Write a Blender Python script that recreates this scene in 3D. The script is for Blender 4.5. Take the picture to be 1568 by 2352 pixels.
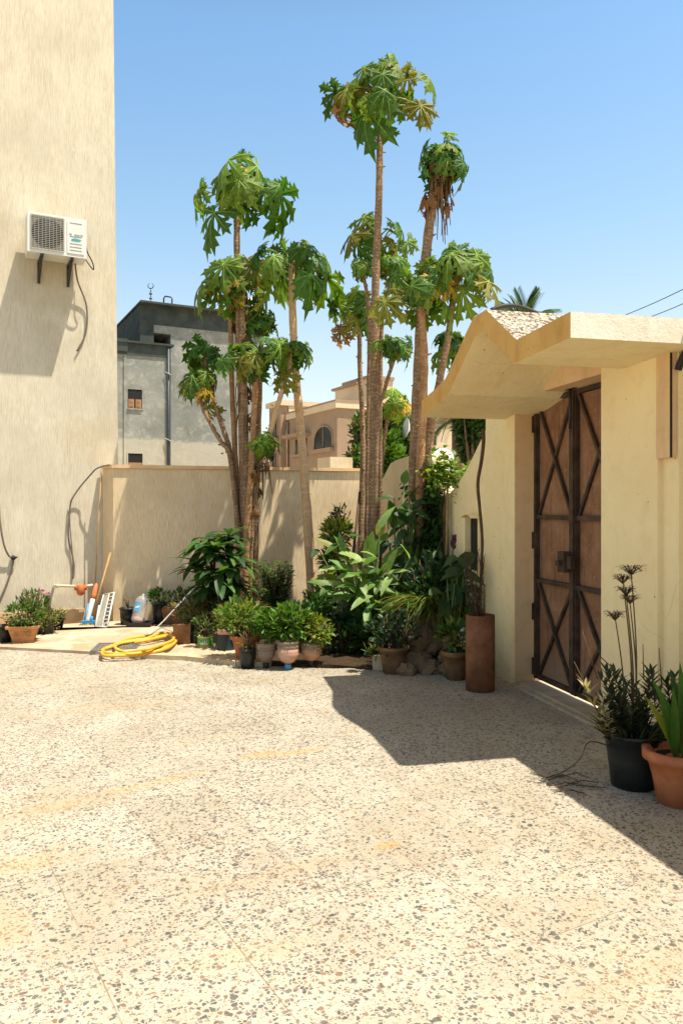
import bpy, math, random
from mathutils import Vector, Matrix
R = math.radians
for o in list(bpy.data.objects): bpy.data.objects.remove(o)
scene = bpy.context.scene
COL = scene.collection
# ---------------------------------------------------------------- camera, world, sun, exposure
F, CX, HY, EYE = 1800.0, 784.0, 1165.0, 1.5       # measured in a 1568 x 2352 view of the photograph
cam = bpy.data.cameras.new('camera'); co = bpy.data.objects.new('camera', cam); COL.objects.link(co)
co.location = (0, 0, EYE); co.rotation_euler = (R(90), 0, 0)
cam.sensor_fit = 'HORIZONTAL'; cam.sensor_width = 36; cam.lens = 36 * F / 1568
cam.shift_y = -11 / 1568; cam.clip_start = .05; cam.clip_end = 2000
scene.camera = co
SUN = Vector((.352, -.140, 1)).normalized()
sun_el = math.asin(SUN.z); sun_az = math.atan2(SUN.x, SUN.y)
w = bpy.data.worlds.new('World'); scene.world = w; w.use_nodes = True
wn = w.node_tree; bg = wn.nodes['Background']
sky = wn.nodes.new('ShaderNodeTexSky'); sky.sky_type = 'NISHITA'; sky.sun_disc = False
sky.sun_elevation = sun_el; sky.sun_rotation = sun_az
sky.altitude = 20; sky.air_density = 1.0; sky.dust_density = 2.2; sky.ozone_density = 1.3
tcw = wn.nodes.new('ShaderNodeTexCoord'); sxz = wn.nodes.new('ShaderNodeSeparateXYZ'); wn.links.new(tcw.outputs['Generated'], sxz.inputs[0])
rmp = wn.nodes.new('ShaderNodeValToRGB'); wn.links.new(sxz.outputs[2], rmp.inputs[0])     # paler towards the horizon, deep at the zenith
el_ = rmp.color_ramp.elements; el_[0].position = 0; el_[0].color = (1.0, .90, .72, 1); el_[1].position = 1; el_[1].color = (.42, .36, .28, 1)
for p_, c_ in ((.08, (1.0, .86, .70)), (.20, (.95, .87, .72)), (.34, (.78, .86, .78)), (.52, (.62, .80, .82)), (.72, (.46, .42, .36))):
    e_ = el_.new(p_); e_.color = (*c_, 1)
mlt = wn.nodes.new('ShaderNodeMixRGB'); mlt.blend_type = 'MULTIPLY'; mlt.inputs[0].default_value = 1
wn.links.new(sky.outputs[0], mlt.inputs[1]); wn.links.new(rmp.outputs[0], mlt.inputs[2])
ml2 = wn.nodes.new('ShaderNodeMixRGB'); ml2.blend_type = 'MULTIPLY'; ml2.inputs[0].default_value = 1; ml2.inputs[2].default_value = (1.40, 1.40, 1.40, 1)
wn.links.new(mlt.outputs[0], ml2.inputs[1]); wn.links.new(ml2.outputs[0], bg.inputs[0]); bg.inputs[1].default_value = .13
sl = bpy.data.lights.new('sun', 'SUN'); sl.energy = 5.0; sl.angle = R(.55); sl.color = (1, .925, .785)
so = bpy.data.objects.new('sun', sl); COL.objects.link(so); so.location = (3, -2, 9)
so.rotation_euler = SUN.to_track_quat('Z', 'Y').to_euler()
vs = scene.view_settings; vs.view_transform = 'Standard'; vs.look = 'None'; vs.gamma = 1; vs.use_curve_mapping = False
vs.exposure = 0.80
scene.cycles.max_bounces = 8; scene.cycles.transparent_max_bounces = 16
scene.cycles.use_denoising = True

def at(x, y, d):
    return Vector(((x - CX) / F * d, d, EYE + (HY - y) / F * d))
def gr(x, y, h=0.0):
    d = (EYE - h) * F / (y - HY)
    return Vector(((x - CX) / F * d, d, h))
# ---------------------------------------------------------------- materials
MATS = {}
class NT:
    def __init__(s, name):
        m = bpy.data.materials.new(name); m.use_nodes = True; s.m = m; s.t = m.node_tree
        s.b = s.t.nodes['Principled BSDF']; s.out = s.t.nodes['Material Output']; MATS[name] = m
    def n(s, typ, **kw):
        nd = s.t.nodes.new('ShaderNode' + typ)
        for k, v in kw.items(): setattr(nd, k, v)
        return nd
    def l(s, a, b): s.t.links.new(a, b)
    def set(s, inp, v):
        if hasattr(v, 'is_linked'): s.l(v, inp)
        elif isinstance(v, (tuple, list)) and len(v) == 3 and inp.type == 'RGBA': inp.default_value = (*v, 1)
        else: inp.default_value = v
    def pos(s, scale=(1, 1, 1), kind='Object', rot=(0, 0, 0)):
        if kind == 'World': o = s.n('NewGeometry').outputs['Position']
        else: o = s.n('TexCoord').outputs[kind]
        mp = s.n('Mapping'); s.l(o, mp.inputs[0]); mp.inputs['Scale'].default_value = scale; mp.inputs['Rotation'].default_value = rot
        return mp.outputs[0]
    def noise(s, v, scale, detail=4, rough=.6, dist=0):
        nd = s.n('TexNoise'); s.l(v, nd.inputs['Vector']); nd.inputs['Scale'].default_value = scale
        nd.inputs['Detail'].default_value = detail; nd.inputs['Roughness'].default_value = rough; nd.inputs['Distortion'].default_value = dist
        return nd.outputs['Fac']
    def vor(s, v, scale, feature='F1', rnd=1):
        nd = s.n('TexVoronoi', feature=feature); s.l(v, nd.inputs['Vector']); nd.inputs['Scale'].default_value = scale
        nd.inputs['Randomness'].default_value = rnd
        return nd
    def ramp(s, f, stops):
        r = s.n('ValToRGB'); s.l(f, r.inputs[0]); e = r.color_ramp.elements
        while len(e) < len(stops): e.new(.5)
        for i, (p, c) in enumerate(stops):
            e[i].position = p; e[i].color = (c, c, c, 1) if isinstance(c, (int, float)) else (*c, 1)
        return r.outputs[0]
    def mix(s, f, a, b, bt='MIX'):
        nd = s.n('MixRGB', blend_type=bt); s.set(nd.inputs[0], f); s.set(nd.inputs[1], a); s.set(nd.inputs[2], b)
        return nd.outputs[0]
    def math(s, op, a, b=0.0):
        nd = s.n('Math', operation=op); s.set(nd.inputs[0], a); s.set(nd.inputs[1], b); return nd.outputs[0]
    def bump(s, h, strength=.3, dist=.01):
        nd = s.n('Bump'); s.l(h, nd.inputs['Height']); nd.inputs['Strength'].default_value = strength; nd.inputs['Distance'].default_value = dist
        s.l(nd.outputs[0], s.b.inputs['Normal'])
    def fin(s, col, rough=.7, spec=.3, metal=0):
        s.set(s.b.inputs['Base Color'], col); s.set(s.b.inputs['Roughness'], rough)
        s.b.inputs['Specular IOR Level'].default_value = spec; s.b.inputs['Metallic'].default_value = metal
        return s.m

def plain(name, col, rough=.6, spec=.3, var=.25, scale=14, metal=0, bump=.1):
    m = NT(name); v = m.pos()
    f = m.noise(v, scale, 5); g = m.noise(v, scale * .23, 3)
    c = m.mix(m.ramp(f, [(.3, 0.), (.7, 1.)]), tuple(x * (1 - var) for x in col), tuple(min(1, x * (1 + var * .6)) for x in col))
    c = m.mix(m.ramp(g, [(.45, 0.), (.75, .5)]), c, tuple(x * (1 - var * 1.3) for x in col))
    m.bump(f, bump, .004)
    return m.fin(c, rough, spec, metal)

# scratched render: vertical drag marks
def scratched(name, c1, c2, c3, rot):
    m = NT(name); v = m.pos((1, 1, 1), 'World', (0, 0, rot))
    mp = m.n('Mapping'); m.l(v, mp.inputs[0]); mp.inputs['Scale'].default_value = (1, 1, .10)
    streak = m.noise(mp.outputs[0], 75, 4, .65); fine = m.noise(mp.outputs[0], 190, 2)
    big = m.noise(v, .9, 4); mid = m.noise(v, 3.2, 4)
    mp2 = m.n('Mapping'); m.l(v, mp2.inputs[0]); mp2.inputs['Scale'].default_value = (1, 1, .18)
    run = m.noise(mp2.outputs[0], 9, 4)
    c = m.mix(m.ramp(streak, [(.38, 0.), (.62, 1.)]), c1, c2)
    c = m.mix(m.ramp(run, [(.42, 0.), (.72, .6)]), c, c3)
    c = m.mix(m.ramp(big, [(.40, 0.), (.70, .55)]), c, tuple(x * .86 for x in c1))
    c = m.mix(m.ramp(mid, [(.50, 0.), (.75, .35)]), c, tuple(min(1, x * 1.12) for x in c2))
    sp = m.vor(v, 16); c = m.mix(m.ramp(sp.outputs['Distance'], [(.05, .55), (.09, 0.)]), c, tuple(x * .55 for x in c1))
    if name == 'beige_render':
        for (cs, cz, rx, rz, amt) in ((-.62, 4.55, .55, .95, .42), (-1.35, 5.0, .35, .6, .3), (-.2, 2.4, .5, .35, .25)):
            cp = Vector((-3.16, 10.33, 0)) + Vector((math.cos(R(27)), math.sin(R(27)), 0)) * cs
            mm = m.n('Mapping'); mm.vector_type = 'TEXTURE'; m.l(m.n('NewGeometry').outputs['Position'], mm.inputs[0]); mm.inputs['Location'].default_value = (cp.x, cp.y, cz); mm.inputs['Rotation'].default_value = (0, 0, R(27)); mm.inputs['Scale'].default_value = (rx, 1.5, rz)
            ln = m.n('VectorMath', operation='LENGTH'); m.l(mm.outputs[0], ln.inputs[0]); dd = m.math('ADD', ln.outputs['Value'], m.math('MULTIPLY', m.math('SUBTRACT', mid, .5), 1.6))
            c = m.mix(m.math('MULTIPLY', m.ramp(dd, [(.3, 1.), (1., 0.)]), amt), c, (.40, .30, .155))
    # grubby foot of the wall: splash-back stains below knee height
    sepz = m.n('SeparateXYZ'); m.l(v, sepz.inputs[0])
    foot = m.math('ADD', sepz.outputs[2], m.math('MULTIPLY', m.math('SUBTRACT', mid, .5), .9))
    c = m.mix(m.ramp(foot, [(.10, .55), (.55, 0.)]), c, tuple(x * .62 for x in c1))
    h = m.math('ADD', streak, m.math('MULTIPLY', fine, .5)); m.bump(h, .35, .010)
    return m.fin(c, .9, .15)
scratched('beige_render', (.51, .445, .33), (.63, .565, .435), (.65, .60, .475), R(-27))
scratched('sand_render', (.62, .47, .275), (.80, .645, .42), (.77, .64, .44), R(-17))

def plaster(name, c1, c2, stain):
    m = NT(name); v = m.pos((1, 1, 1), 'World')
    a = m.noise(v, 1.6, 5); b = m.noise(v, 9, 5); f = m.noise(v, 90, 3)
    c = m.mix(m.ramp(a, [(.35, 0.), (.68, 1.)]), c1, c2)
    c = m.mix(m.ramp(b, [(.52, 0.), (.75, .35)]), c, stain)
    mp = m.n('Mapping'); m.l(v, mp.inputs[0]); mp.inputs['Scale'].default_value = (1, 1, .13)
    run = m.noise(mp.outputs[0], 7, 5)
    c = m.mix(m.ramp(run, [(.56, 0.), (.74, .40)]), c, stain)
    sp = m.vor(v, 7); c = m.mix(m.ramp(sp.outputs['Distance'], [(.035, .8), (.06, 0.)]), c, (.16, .10, .05))
    sepz = m.n('SeparateXYZ'); m.l(v, sepz.inputs[0])
    foot = m.math('ADD', sepz.outputs[2], m.math('MULTIPLY', m.math('SUBTRACT', b, .5), .5))
    c = m.mix(m.ramp(foot, [(.02, .6), (.30, 0.)]), c, tuple(x * .55 for x in stain))
    wv = m.n('TexNoise'); m.l(v, wv.inputs['Vector']); wv.inputs['Scale'].default_value = 3
    vd = m.n('VectorMath', operation='MULTIPLY_ADD'); m.l(wv.outputs['Color'], vd.inputs[0]); vd.inputs[1].default_value = (.35, .35, .35); m.l(v, vd.inputs[2])
    ck = m.vor(vd.outputs[0], 1.5, 'DISTANCE_TO_EDGE')                       # hairline cracks
    cm = m.math('MULTIPLY', m.ramp(ck.outputs['Distance'], [(.002, 1.), (.006, 0.)]), m.ramp(m.noise(v, 1.3, 3), [(.56, 0.), (.66, .30)]))
    c = m.mix(cm, c, tuple(x * .45 for x in stain))
    tro = m.n('Mapping'); m.l(v, tro.inputs[0]); tro.inputs['Scale'].default_value = (1, 1, .5); tro.inputs['Rotation'].default_value = (.5, .3, 0)
    tr_ = m.noise(tro.outputs[0], 5, 3, .5, 1.5)
    m.bump(m.math('ADD', m.math('ADD', m.math('MULTIPLY', f, .35), b), m.math('MULTIPLY', tr_, 1.2)), .34, .016)
    return m.fin(c, .85, .2)
plaster('yellow_plaster', (.82, .66, .37), (.87, .74, .435), (.70, .50, .23))
plaster('shaded_fascia', (.54, .31, .09), (.62, .39, .13), (.34, .17, .045))  # deeper ochre carries the shade on the canopy's outward face
plaster('pink_plaster', (.68, .46, .25), (.74, .52, .29), (.46, .29, .14))
plaster('sunlit_roof_edge', (.80, .72, .56), (.86, .80, .66), (.62, .50, .34))  # whitened to carry the sunlight on the canopy's near end
plaster('tan_render', (.32, .225, .15), (.375, .27, .185), (.30, .19, .11))
plaster('cream_render', (.62, .50, .34), (.68, .57, .41), (.54, .42, .28))

m = NT('pebble_roof'); v = m.pos(kind='World')
vo = m.vor(v, 26); e = m.noise(v, 40, 4)
c = m.mix(m.ramp(e, [(.42, 0.), (.6, 1.)]), (.13, .09, .06), (.76, .67, .52))
c = m.mix(m.ramp(m.noise(v, 6, 4), [(.52, 0.), (.62, .8)]), c, (.10, .075, .05))
m.bump(e, 1, .04); m.fin(c, .9, .2)

# cement-grey render with damp patches
m = NT('grey_cement'); v = m.pos(kind='World')
a = m.noise(v, .55, 7, .65); b = m.noise(v, 2.6, 6, .7, .6); f = m.noise(v, 9, 4)
c = m.mix(m.ramp(a, [(.35, 0.), (.62, 1.)]), (.185, .195, .17), (.27, .28, .25))
c = m.mix(m.ramp(b, [(.48, 0.), (.70, .8)]), c, (.42, .41, .35))
c = m.mix(m.ramp(f, [(.50, 0.), (.75, .5)]), c, (.165, .172, .152))
sep = m.n('SeparateXYZ'); m.l(v, sep.inputs[0])
zz = m.math('ADD', sep.outputs[2], m.math('MULTIPLY', m.math('SUBTRACT', b, .5), .8))
low = m.ramp(m.math('DIVIDE', zz, 10), [(.435, 1.), (.445, 0.)])
c = m.mix(m.math('MULTIPLY', low, .55), c, (.56, .51, .39))
m.bump(b, .3, .05); m.fin(c, .95, .1)
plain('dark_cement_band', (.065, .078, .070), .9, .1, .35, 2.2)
plain('opening_shade', (.012, .011, .010), .6, .3, .2)  # flat near-black fill, painted in for the shade inside niche and windows
plain('dark_glass', (.012, .016, .018), .12, .6, .1)
plain('shutter_wood', (.36, .20, .10), .7, .2, .25, 4)
plain('white_paint', (.80, .78, .74), .6, .3, .12, 3)
plain('dark_metal', (.035, .032, .030), .5, .4, .4, 20)
plain('steel_blue', (.035, .050, .062), .5, .4, .3)

# terrazzo
m = NT('terrazzo'); geo = m.n('NewGeometry'); P = geo.outputs['Position']
mp = m.n('Mapping'); m.l(P, mp.inputs[0]); mp.inputs['Rotation'].default_value = (0, 0, R(-30)); V = mp.outputs[0]
wob = m.n('TexNoise'); m.l(V, wob.inputs['Vector']); wob.inputs['Scale'].default_value = 30; wob.inputs['Detail'].default_value = 2
vadd = m.n('VectorMath', operation='MULTIPLY_ADD'); m.l(wob.outputs['Color'], vadd.inputs[0]); vadd.inputs[1].default_value = (.012, .012, 0); m.l(V, vadd.inputs[2]); VW = vadd.outputs[0]
big = m.noise(V, .55, 5, .65); mid = m.noise(V, 2.3, 5, .65); patch = m.noise(V, 1.1, 3)
base = m.mix(m.ramp(big, [(.36, 0.), (.66, 1.)]), (.325, .292, .228), (.375, .347, .285))
base = m.mix(m.ramp(mid, [(.40, 0.), (.68, .7)]), base, (.43, .405, .35))
# per-slab tone, a slab is 0.67 x 0.44 m
br = m.n('TexBrick'); br.offset = 0; br.squash = 1
mpb = m.n('Mapping'); m.l(V, mpb.inputs[0]); mpb.inputs['Location'].default_value = (-.585, -.662, 0)
m.l(mpb.outputs[0], br.inputs['Vector']); br.inputs['Scale'].default_value = 1; br.inputs['Mortar Size'].default_value = .0028; br.inputs['Mortar Smooth'].default_value = .4
br.inputs['Brick Width'].default_value = .445; br.inputs['Row Height'].default_value = .67; br.inputs['Bias'].default_value = 0
br.inputs['Color1'].default_value = (.93, .915, .885, 1); br.inputs['Color2'].default_value = (1.06, 1.06, 1.06, 1); br.inputs['Mortar'].default_value = (1, 1, 1, 1)
base = m.mix(1, base, br.outputs['Color'], 'MULTIPLY')
def chips(scale, frac, edge, cols, col_in, amount=1.0):
    f1 = m.vor(VW, scale * 1.24); ed = m.vor(VW, scale * 1.24, 'DISTANCE_TO_EDGE')
    sp = m.n('SeparateColor'); m.l(f1.outputs['Color'], sp.inputs[0])
    thr = m.math('ADD', edge, m.math('MULTIPLY', sp.outputs[1], .16))
    inside = m.math('GREATER_THAN', ed.outputs['Distance'], thr)
    pick = m.math('LESS_THAN', sp.outputs[0], frac)
    mask = m.math('MULTIPLY', m.math('MULTIPLY', inside, pick), amount)
    cc = m.ramp(sp.outputs[2], cols)
    return m.mix(mask, col_in, cc)
dens = m.ramp(patch, [(.35, .30), (.65, .62)])
tan = [(0., (.46, .33, .19)), (.3, (.34, .25, .15)), (.55, (.48, .40, .28)), (.8, (.28, .16, .08)), (1., (.44, .38, .30))]
dk = [(0., (.045, .050, .048)), (.35, (.08, .082, .075)), (.6, (.11, .088, .062)), (.8, (.17, .155, .13)), (.93, (.19, .10, .05)), (1., (.06, .068, .078))]
col = chips(95, .42, .06, tan, base, .5)
col = chips(64, .40, .05, tan, col, .55)
col = chips(105, .24, .08, dk, col, .75)
col = chips(50, m.math('MULTIPLY', dens, .92), .055, dk, col, .84)
col = chips(36, m.math('MULTIPLY', dens, .20), .08, dk, col, .84)
# rust and soil stains of their own shape
stn = m.n('Mapping'); m.l(V, stn.inputs[0]); stn.inputs['Scale'].default_value = (.55, 1.7, 1)
sf = m.noise(stn.outputs[0], 1.15, 5, .6, .4)
col = m.mix(m.ramp(sf, [(.56, 0.), (.72, .42)]), col, (.38, .255, .125))
def blot(px, py, rx, ry, ang, colr, amt):
    global col
    c0 = gr(px, py); amt = amt * .72; mm = m.n('Mapping'); m.l(P, mm.inputs[0])
    mm.vector_type = 'TEXTURE'; mm.inputs['Location'].default_value = (c0.x, c0.y, 0); mm.inputs['Rotation'].default_value = (0, 0, R(ang)); mm.inputs['Scale'].default_value = (rx, ry, 1)
    ln = m.n('VectorMath', operation='LENGTH'); m.l(mm.outputs[0], ln.inputs[0])
    d = m.math('ADD', ln.outputs['Value'], m.math('MULTIPLY', m.math('SUBTRACT', m.noise(P, 9, 5, .7), .5), 2.2))
    col = m.mix(m.math('MULTIPLY', m.ramp(d, [(.35, 1.), (1., 0.)]), amt), col, colr)
ru = (.50, .25, .055)
blot(605, 1733, .17, .075, 20, ru, .75); blot(690, 1728, .25, .05, 30, ru, .6); blot(895, 1940, .09, .05, 35, ru, .7)
blot(350, 1800, .42, .06, 36, (.46, .29, .11), .45); blot(30, 1990, .34, .12, 30, (.44, .28, .11), .45); blot(120, 1855, .22, .08, 30, (.43, .28, .12), .35)
blot(10, 2130, .14, .2, 30, (.43, .26, .10), .4); blot(470, 1700, .3, .06, 30, (.48, .33, .15), .3); blot(560, 2200, .35, .1, 30, (.44, .32, .15), .3)
# joints: dark line, fading in and out
jm = m.math('MULTIPLY', br.outputs['Fac'], m.ramp(m.noise(V, 1.7, 3), [(.40, .12), (.56, .85)]))
col = m.mix(jm, col, (.20, .15, .09))
hb = m.math('SUBTRACT', m.noise(V, 60, 3), m.math('MULTIPLY', jm, 3)); m.bump(hb, .12, .004)
m.fin(col, m.ramp(mid, [(.3, .42), (.7, .62)]), .35)

m = NT('old_paving'); geo = m.n('NewGeometry'); P = geo.outputs['Position']
mp = m.n('Mapping'); m.l(P, mp.inputs[0]); mp.inputs['Rotation'].default_value = (0, 0, R(-27)); V = mp.outputs[0]
br = m.n('TexBrick'); br.offset = .5; m.l(V, br.inputs['Vector']); br.inputs['Scale'].default_value = 1; br.inputs['Mortar Size'].default_value = .006
br.inputs['Brick Width'].default_value = .40; br.inputs['Row Height'].default_value = .40
br.inputs['Color1'].default_value = (.36, .255, .165, 1); br.inputs['Color2'].default_value = (.42, .32, .215, 1); br.inputs['Mortar'].default_value = (.36, .26, .17, 1)
a = m.noise(V, 2.2, 6, .7, .5); b = m.noise(V, 12, 4)
c = m.mix(m.ramp(a, [(.45, 0.), (.62, .85)]), br.outputs['Color'], (.52, .45, .33))
c = m.mix(m.ramp(b, [(.55, 0.), (.75, .5)]), c, (.40, .27, .16))
m.bump(b, .3, .01); m.fin(c, .8, .2)

m = NT('soil'); v = m.pos(kind='World'); a = m.noise(v, 14, 6, .7); b = m.noise(v, 60, 4)
m.bump(m.math('ADD', a, b), 1, .05); m.fin(m.mix(a, (.035, .022, .013), (.13, .085, .05)), .95, .1)
m = NT('sandy_ground'); v = m.pos(kind='World'); a = m.noise(v, .6, 6); b = m.noise(v, 8, 6, .7)
m.bump(b, .5, .05); m.fin(m.mix(b, (.42, .33, .22), (.62, .52, .38)), .95, .1)

# foliage reads a colour of its own per leaf
def foliage(name, transl=.35, rough=.42, spec=.45, tint=(1, 1, 1)):
    m = NT(name); at_ = m.n('Attribute'); at_.attribute_name = 'Col'; v = m.pos(kind='World')
    nz = m.noise(v, 22, 3); c = m.mix(1, at_.outputs['Color'], m.ramp(nz, [(.3, (.78, .80, .78)), (.7, (1.18, 1.12, 1.1))]), 'MULTIPLY')
    if tint != (1, 1, 1): c = m.mix(1, c, tint, 'MULTIPLY')
    m.fin(c, rough, spec)
    tr = m.n('BsdfTranslucent'); m.l(m.mix(1, c, (1.5, 1.55, .55), 'MULTIPLY'), tr.inputs[0])
    mx = m.n('MixShader'); mx.inputs[0].default_value = transl
    m.l(m.b.outputs[0], mx.inputs[1]); m.l(tr.outputs[0], mx.inputs[2]); m.l(mx.outputs[0], m.out.inputs[0])
    return m.m
foliage('papaya_leaf', .38, .55, .28); foliage('shrub_leaf', .30, .5, .35); foliage('glossy_leaf', .34, .5, .35); foliage('dry_leaf', .2, .85, .15)

# trunks with rows of pale leaf scars (UV: u around 0..1, v metres along)
def trunk(name, bark, bark2, pale, rows=.05, amount=.8):
    m = NT(name); tc = m.n('TexCoord'); uv = tc.outputs['UV']; v = m.pos(kind='World')
    wb = m.n('TexNoise'); m.l(uv, wb.inputs['Vector']); wb.inputs['Scale'].default_value = 9
    va = m.n('VectorMath', operation='MULTIPLY_ADD'); m.l(wb.outputs['Color'], va.inputs[0]); va.inputs[1].default_value = (.16, .075, 0); m.l(uv, va.inputs[2])
    br = m.n('TexBrick'); br.offset = .5; m.l(va.outputs[0], br.inputs['Vector']); br.inputs['Scale'].default_value = 1
    br.inputs['Brick Width'].default_value = .25; br.inputs['Row Height'].default_value = rows; br.inputs['Mortar Size'].default_value = .007; br.inputs['Mortar Smooth'].default_value = .5
    n1 = m.noise(v, 16, 5); n2 = m.noise(v, 3, 4)
    c = m.mix(m.ramp(n1, [(.35, 0.), (.68, 1.)]), bark, bark2)
    c = m.mix(m.ramp(n2, [(.5, 0.), (.75, .5)]), c, tuple(x * .6 for x in bark))
    fac = m.math('MULTIPLY', br.outputs['Fac'], m.ramp(m.noise(va.outputs[0], 7, 3), [(.42, .0), (.62, amount * .75)]))
    c = m.mix(fac, c, pale)
    m.bump(m.math('ADD', m.math('MULTIPLY', br.outputs['Fac'], .35), n1), .6, .02)
    return m.fin(c, .85, .15)
trunk('papaya_bark', (.19, .112, .056), (.33, .21, .118), (.58, .48, .35), .045)
trunk('papaya_bark_pale', (.60, .37, .18), (.70, .48, .27), (.80, .73, .60), .085, .9)
trunk('papaya_bark_orange', (.29, .145, .062), (.41, .23, .11), (.56, .46, .33), .06, .7)
plain('stem_green', (.10, .15, .04), .6, .3, .25); plain('stem_brown', (.11, .07, .04), .85, .2, .35, 30)
plain('petiole', (.22, .25, .09), .55, .3, .2); plain('dry_straw', (.40, .27, .13), .9, .1, .35, 40)

plain('terracotta', (.44, .155, .065), .8, .2, .3, 9); plain('old_clay', (.20, .115, .055), .9, .1, .5, 8); plain('terracotta_sand', (.50, .25, .10), .85, .2, .35, 12)
plain('black_plastic', (.014, .017, .016), .42, .4, .3); plain('dark_plastic', (.022, .040, .038), .5, .35, .35, 8)
plain('brown_wood', (.20, .10, .045), .8, .2, .4, 10); plain('pot_soil', (.05, .032, .02), .95, .1, .5, 60, bump=.6)
plain('rust', (.23, .095, .045), .85, .25, .5, 7, bump=.3)
plain('gate_frame', (.078, .048, .031), .7, .25, .6, 9); plain('yellow_hose', (.66, .36, .035), .45, .4, .15, 9)
plain('ac_white', (.68, .68, .62), .5, .35, .1, 5); plain('ac_grey', (.26, .24, .19), .6, .3, .2); plain('ac_fan', (.028, .036, .034), .6, .3, .3)
plain('ac_wire', (.42, .40, .35), .5, .3, .1); plain('teal', (.05, .36, .38), .5, .3, .1); plain('mark_grey', (.20, .22, .21), .6, .2, .1)
plain('valve_orange', (.52, .16, .05), .6, .35, .3); plain('pipe_cream', (.62, .50, .34), .6, .3, .2)
plain('cable_grey', (.17, .14, .11), .7, .2, .2); plain('black_rubber', (.02, .02, .02), .6, .3, .3)
plain('blue_plastic', (.05, .27, .52), .45, .4, .15); plain('yellow_plastic', (.60, .45, .12), .5, .3, .2); plain('label_blue', (.12, .42, .70), .5, .3, .2)
plain('wood_pole', (.42, .25, .11), .75, .2, .25, 12); plain('white_plastic', (.56, .56, .52), .45, .35, .12)
plain('stone', (.20, .135, .075), .9, .15, .5, 5, bump=.8); plain('tan_block', (.55, .42, .25), .9, .15, .3)
plain('tin_green', (.07, .30, .05), .4, .4, .3, 3); plain('tin_base', (.50, .45, .16), .45, .4, .25)
plain('grate_grey', (.16, .15, .14), .7, .3, .3); plain('concrete', (.46, .37, .26), .9, .15, .3, 8)
plain('flower_pink', (.62, .26, .44), .6, .2, .25); plain('flower_dark', (.13, .05, .08), .7, .2, .3)
plain('pink_band', (.58, .34, .24), .6, .3, .25)
m = NT('gate_rust'); v = m.pos(kind='World'); a = m.noise(v, 3.5, 6, .7, .6); b = m.noise(v, 26, 4)
mp = m.n('Mapping'); m.l(v, mp.inputs[0]); mp.inputs['Scale'].default_value = (1, 1, .07); run = m.noise(mp.outputs[0], 34, 4, .7)
c = m.mix(m.ramp(a, [(.35, 0.), (.65, 1.)]), (.20, .095, .05), (.31, .17, .095))
c = m.mix(m.ramp(run, [(.52, 0.), (.70, .75)]), c, (.11, .045, .022)); c = m.mix(m.ramp(b, [(.58, 0.), (.72, .6)]), c, (.38, .24, .15))
sepz = m.n('SeparateXYZ'); m.l(v, sepz.inputs[0]); lowm = m.math('ADD', sepz.outputs[2], m.math('MULTIPLY', m.math('SUBTRACT', a, .5), .8))
c = m.mix(m.ramp(lowm, [(.10, .6), (.42, 0.)]), c, (.33, .22, .14)); m.bump(m.math('ADD', a, m.math('MULTIPLY', b, .3)), .35, .02); m.fin(c, .8, .2)
m = NT('bottle_plastic'); m.fin((.62, .44, .33), .28, .45)
tr = m.n('BsdfTransparent'); tr.inputs[0].default_value = (.95, .92, .9, 1); mx = m.n('MixShader'); mx.inputs[0].default_value = .30
m.l(tr.outputs[0], mx.inputs[1]); m.l(m.b.outputs[0], mx.inputs[2]); m.l(mx.outputs[0], m.out.inputs[0])
m = NT('clear_plastic'); m.fin((.80, .82, .80), .15, .6)
tr = m.n('BsdfTransparent'); tr.inputs[0].default_value = (.95, .95, .94, 1); mx = m.n('MixShader'); mx.inputs[0].default_value = .24
m.l(tr.outputs[0], mx.inputs[1]); m.l(m.b.outputs[0], mx.inputs[2]); m.l(mx.outputs[0], m.out.inputs[0])

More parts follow.
